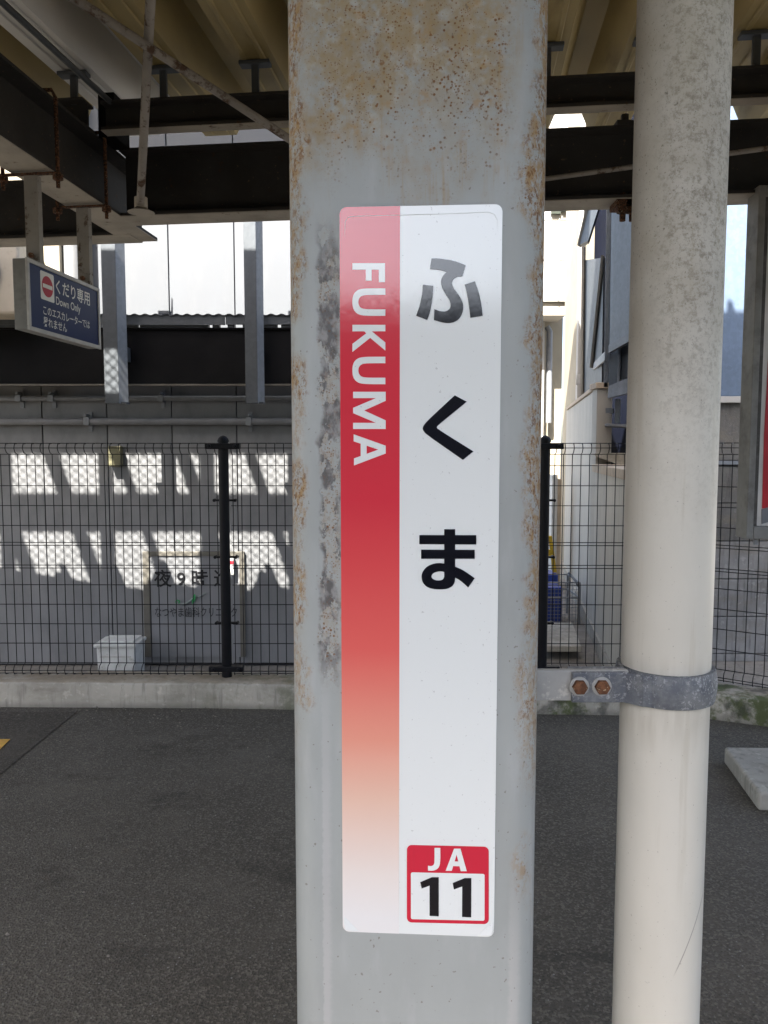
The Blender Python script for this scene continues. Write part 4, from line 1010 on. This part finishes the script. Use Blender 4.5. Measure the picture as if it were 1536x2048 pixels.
MB().add([(fx(1130, 12.2), 12.2, -.2), (fx(1156, 11.0), 11.0, -.2), (fx(1156, 11.0), 11.0, 9), (fx(1130, 12.2), 12.2, 9), (fx(1130, 12.2) + .5, 12.5, -.2), (fx(1156, 11.0) + .5, 11.3, -.2), (fx(1156, 11.0) + .5, 11.3, 9), (fx(1130, 12.2) + .5, 12.5, 9)],
         [(0, 1, 2, 3), (7, 6, 5, 4), (0, 4, 5, 1), (3, 2, 6, 7), (1, 5, 6, 2), (0, 3, 7, 4)]).build('wall_face', M['beige'], cw_)
MB().bx(fx(1156, 10.95), fx(1158, 10.95) + .03, 10.9, 10.99, -.2, 9).build('corner_trim', M['white_wall'], cw_)

# things standing in the alley
pad = MB(); pa = [ground_at(1088, 1292, -.08), ground_at(1163, 1292, -.08), ground_at(1145, 1245, -.08), ground_at(1080, 1245, -.08)]
pad.prism([p + Vector((0, 0, .0)) for p in pa], (0, 0, -.05)).build('concrete_pad', M['slab'], org=(pa[0].x, pa[0].y, -.2), bevel=.008)
tag(bpy.data.objects['concrete_pad'], 'loose concrete slab on blocks in the alley beside the fence post', 'slab')
for i in (0.2, .8):
    c = pa[0].lerp(pa[1], i); d2 = pa[3].lerp(pa[2], i); c = c.lerp(d2, .5)
    MB().bx(c.x - .05, c.x + .05, c.y - .08, c.y + .08, -.2, -.1305).build('support_block', M['slab'], bpy.data.objects['concrete_pad'])
YC = 7.5
cx0, cx1 = at(1060, 1150, YC).x, at(1160, 1150, YC).x; czt = at(1100, 1165, YC).z; czb = at(1100, 1250, YC).z
cart = thing('wire_cage_cart', 'grey wire cage cart parked in the alley behind the fence', 'cart', ((cx0 + cx1) / 2, YC + .2, -.2))
b = MB()
for x in (cx0, cx1):
    for y in (YC, YC + .5): b.tube([(x, y, -.2), (x, y, czt)], .012, 8)
for z in (czb, (czb + czt) / 2 + .06, czt):
    b.tube([(cx0, YC, z), (cx1, YC, z), (cx1, YC + .5, z), (cx0, YC + .5, z), (cx0, YC, z)], .009, 6)
b.build('frame', M['galv'], cart)
b = MB()
for i in range(1, 14): x = cx0 + (cx1 - cx0) * i / 14; b.tube([(x, YC, czb), (x, YC, czt)], .0025, 5)
for i in range(1, 12): z = czb + (czt - czb) * i / 12; b.tube([(cx0, YC, z), (cx1, YC, z)], .0025, 5)
tag(b.build('wire_grid', M['galv'], cart), kind='stuff')
MB().tube([at(1137, 1145, 7.6), at(1150, 1160, 7.55), at(1156, 1170, 7.5), (cx1, YC, czt - .05)], .013, 10).build('handle', M['galv_panel'], cart, smooth=True)
MB().bx(cx0 + .04, at(1128, 1200, YC).x, YC + .06, YC + .42, czb + .01, czt - .06).build('blue_crate', M['blue_plastic'], bevel=.01)
tag(bpy.data.objects['blue_crate'], 'dark blue crate inside the wire cage cart', 'crate')
MB().bx(at(1086, 1150, 8.2).x, at(1117, 1150, 8.2).x, 8.2, 8.5, at(1100, 1170, 8.2).z, at(1100, 1148, 8.2).z).build('blue_bin_lid', M['blue_plastic'], bevel=.02)
tag(bpy.data.objects['blue_bin_lid'], 'bright blue lid beneath the yellow cone stand in the alley', 'lid')
lo = bpy.data.objects['blue_bin_lid']
MB().bx(at(1087, 1150, 8.2).x + .01, at(1116, 1150, 8.2).x - .01, 8.22, 8.48, -.2, at(1100, 1170, 8.2).z).build('bin_body', M['conduit'], lo)
yz1, yz0 = at(1095, 1072, 8.3).z, at(1095, 1148, 8.2).z
ysb = MB(); cxx = at(1098, 1110, 8.3).x
ysb.prism([(cxx - .09, 8.3, yz0), (cxx - .05, 8.3, yz0), (cxx + .0, 8.3, yz1 - .04), (cxx + .05, 8.3, yz0), (cxx + .09, 8.3, yz0), (cxx + .03, 8.3, yz1), (cxx - .03, 8.3, yz1)], (0, .05, 0))
ysb.bx(cxx - .055, cxx + .055, 8.305, 8.34, (yz0 + yz1) / 2 - .02, (yz0 + yz1) / 2 + .05)
tag(ysb.build('caution_stand', M['yellow'], bevel=.004), 'yellow folding caution stand on the blue lid in the alley', 'stand')
YK = 9.4
lk = thing('meter_cabinet', 'narrow white meter cabinet on the alley wall side behind the fence', 'cabinet', (at(1112, 1000, YK).x, YK, -.2))
MB().bx(at(1104, 1000, YK).x, at(1115, 1000, YK).x, YK, YK + .3, -.2, at(1110, 950, YK).z).build('body', M['white_plastic'], lk, bevel=.006)
MB().bx(at(1115.5, 1000, YK).x, at(1124, 1000, YK).x, YK + .02, YK + .3, -.2, at(1118, 958, YK).z).build('side_body', M['cap_wood'], lk, bevel=.006)

# opposite platform building across the tracks (mirrored in the sticker)
ob = thing('opposite_building', 'low shaded building across the tracks behind the viewer', 'building', (0, -10, -1.15))
MB().bx(-40, 40, -14, -10, -1.15, 3.45).build('wall', M['far_dark'], ob)
MB().bx(-40.5, 40.5, -14.5, -9.6, 3.45, 3.7).build('roof', M['galv_dark'], ob)
for k in range(12): MB().bx(-34 + k * 6, -31.5 + k * 6, -10.02, -9.96, .6, 2.6).build('window', M['glass'], ob)

# loose grit on the asphalt, thicker along the kerb
gb = MB()
for k in range(900):
    if random.random() < .6:
        x = random.uniform(-3.2, 2.4); y = 4.42 - abs(random.gauss(0, .16)) - .055 * max(0, x + 1)
    else: x, y = random.uniform(-3.2, 2.4), random.uniform(1.7, 4.3)
    h = random.choice((.0018, .0025, .003, .004, .006)); c = Vector((x, y, h * .5)); e1 = [h * random.uniform(.6, 1.4) for _ in range(6)]
    gb.add([c + Vector((e1[0], 0, 0)), c - Vector((e1[1], 0, 0)), c + Vector((0, e1[2], 0)), c - Vector((0, e1[3], 0)), c + Vector((0, 0, e1[4])), c - Vector((0, 0, h * .5))],
           [(0, 2, 4), (2, 1, 4), (1, 3, 4), (3, 0, 4), (2, 0, 5), (1, 2, 5), (3, 1, 5), (0, 3, 5)])
M['grit'] = simple('grit stone', (.24, .21, .17), (.12, .105, .09), 40, .85)
tag(gb.build('grit', M['grit'], org=(0, 3, 0), fix=False), 'small loose grit scattered over the asphalt by the kerb', 'grit', kind='stuff')
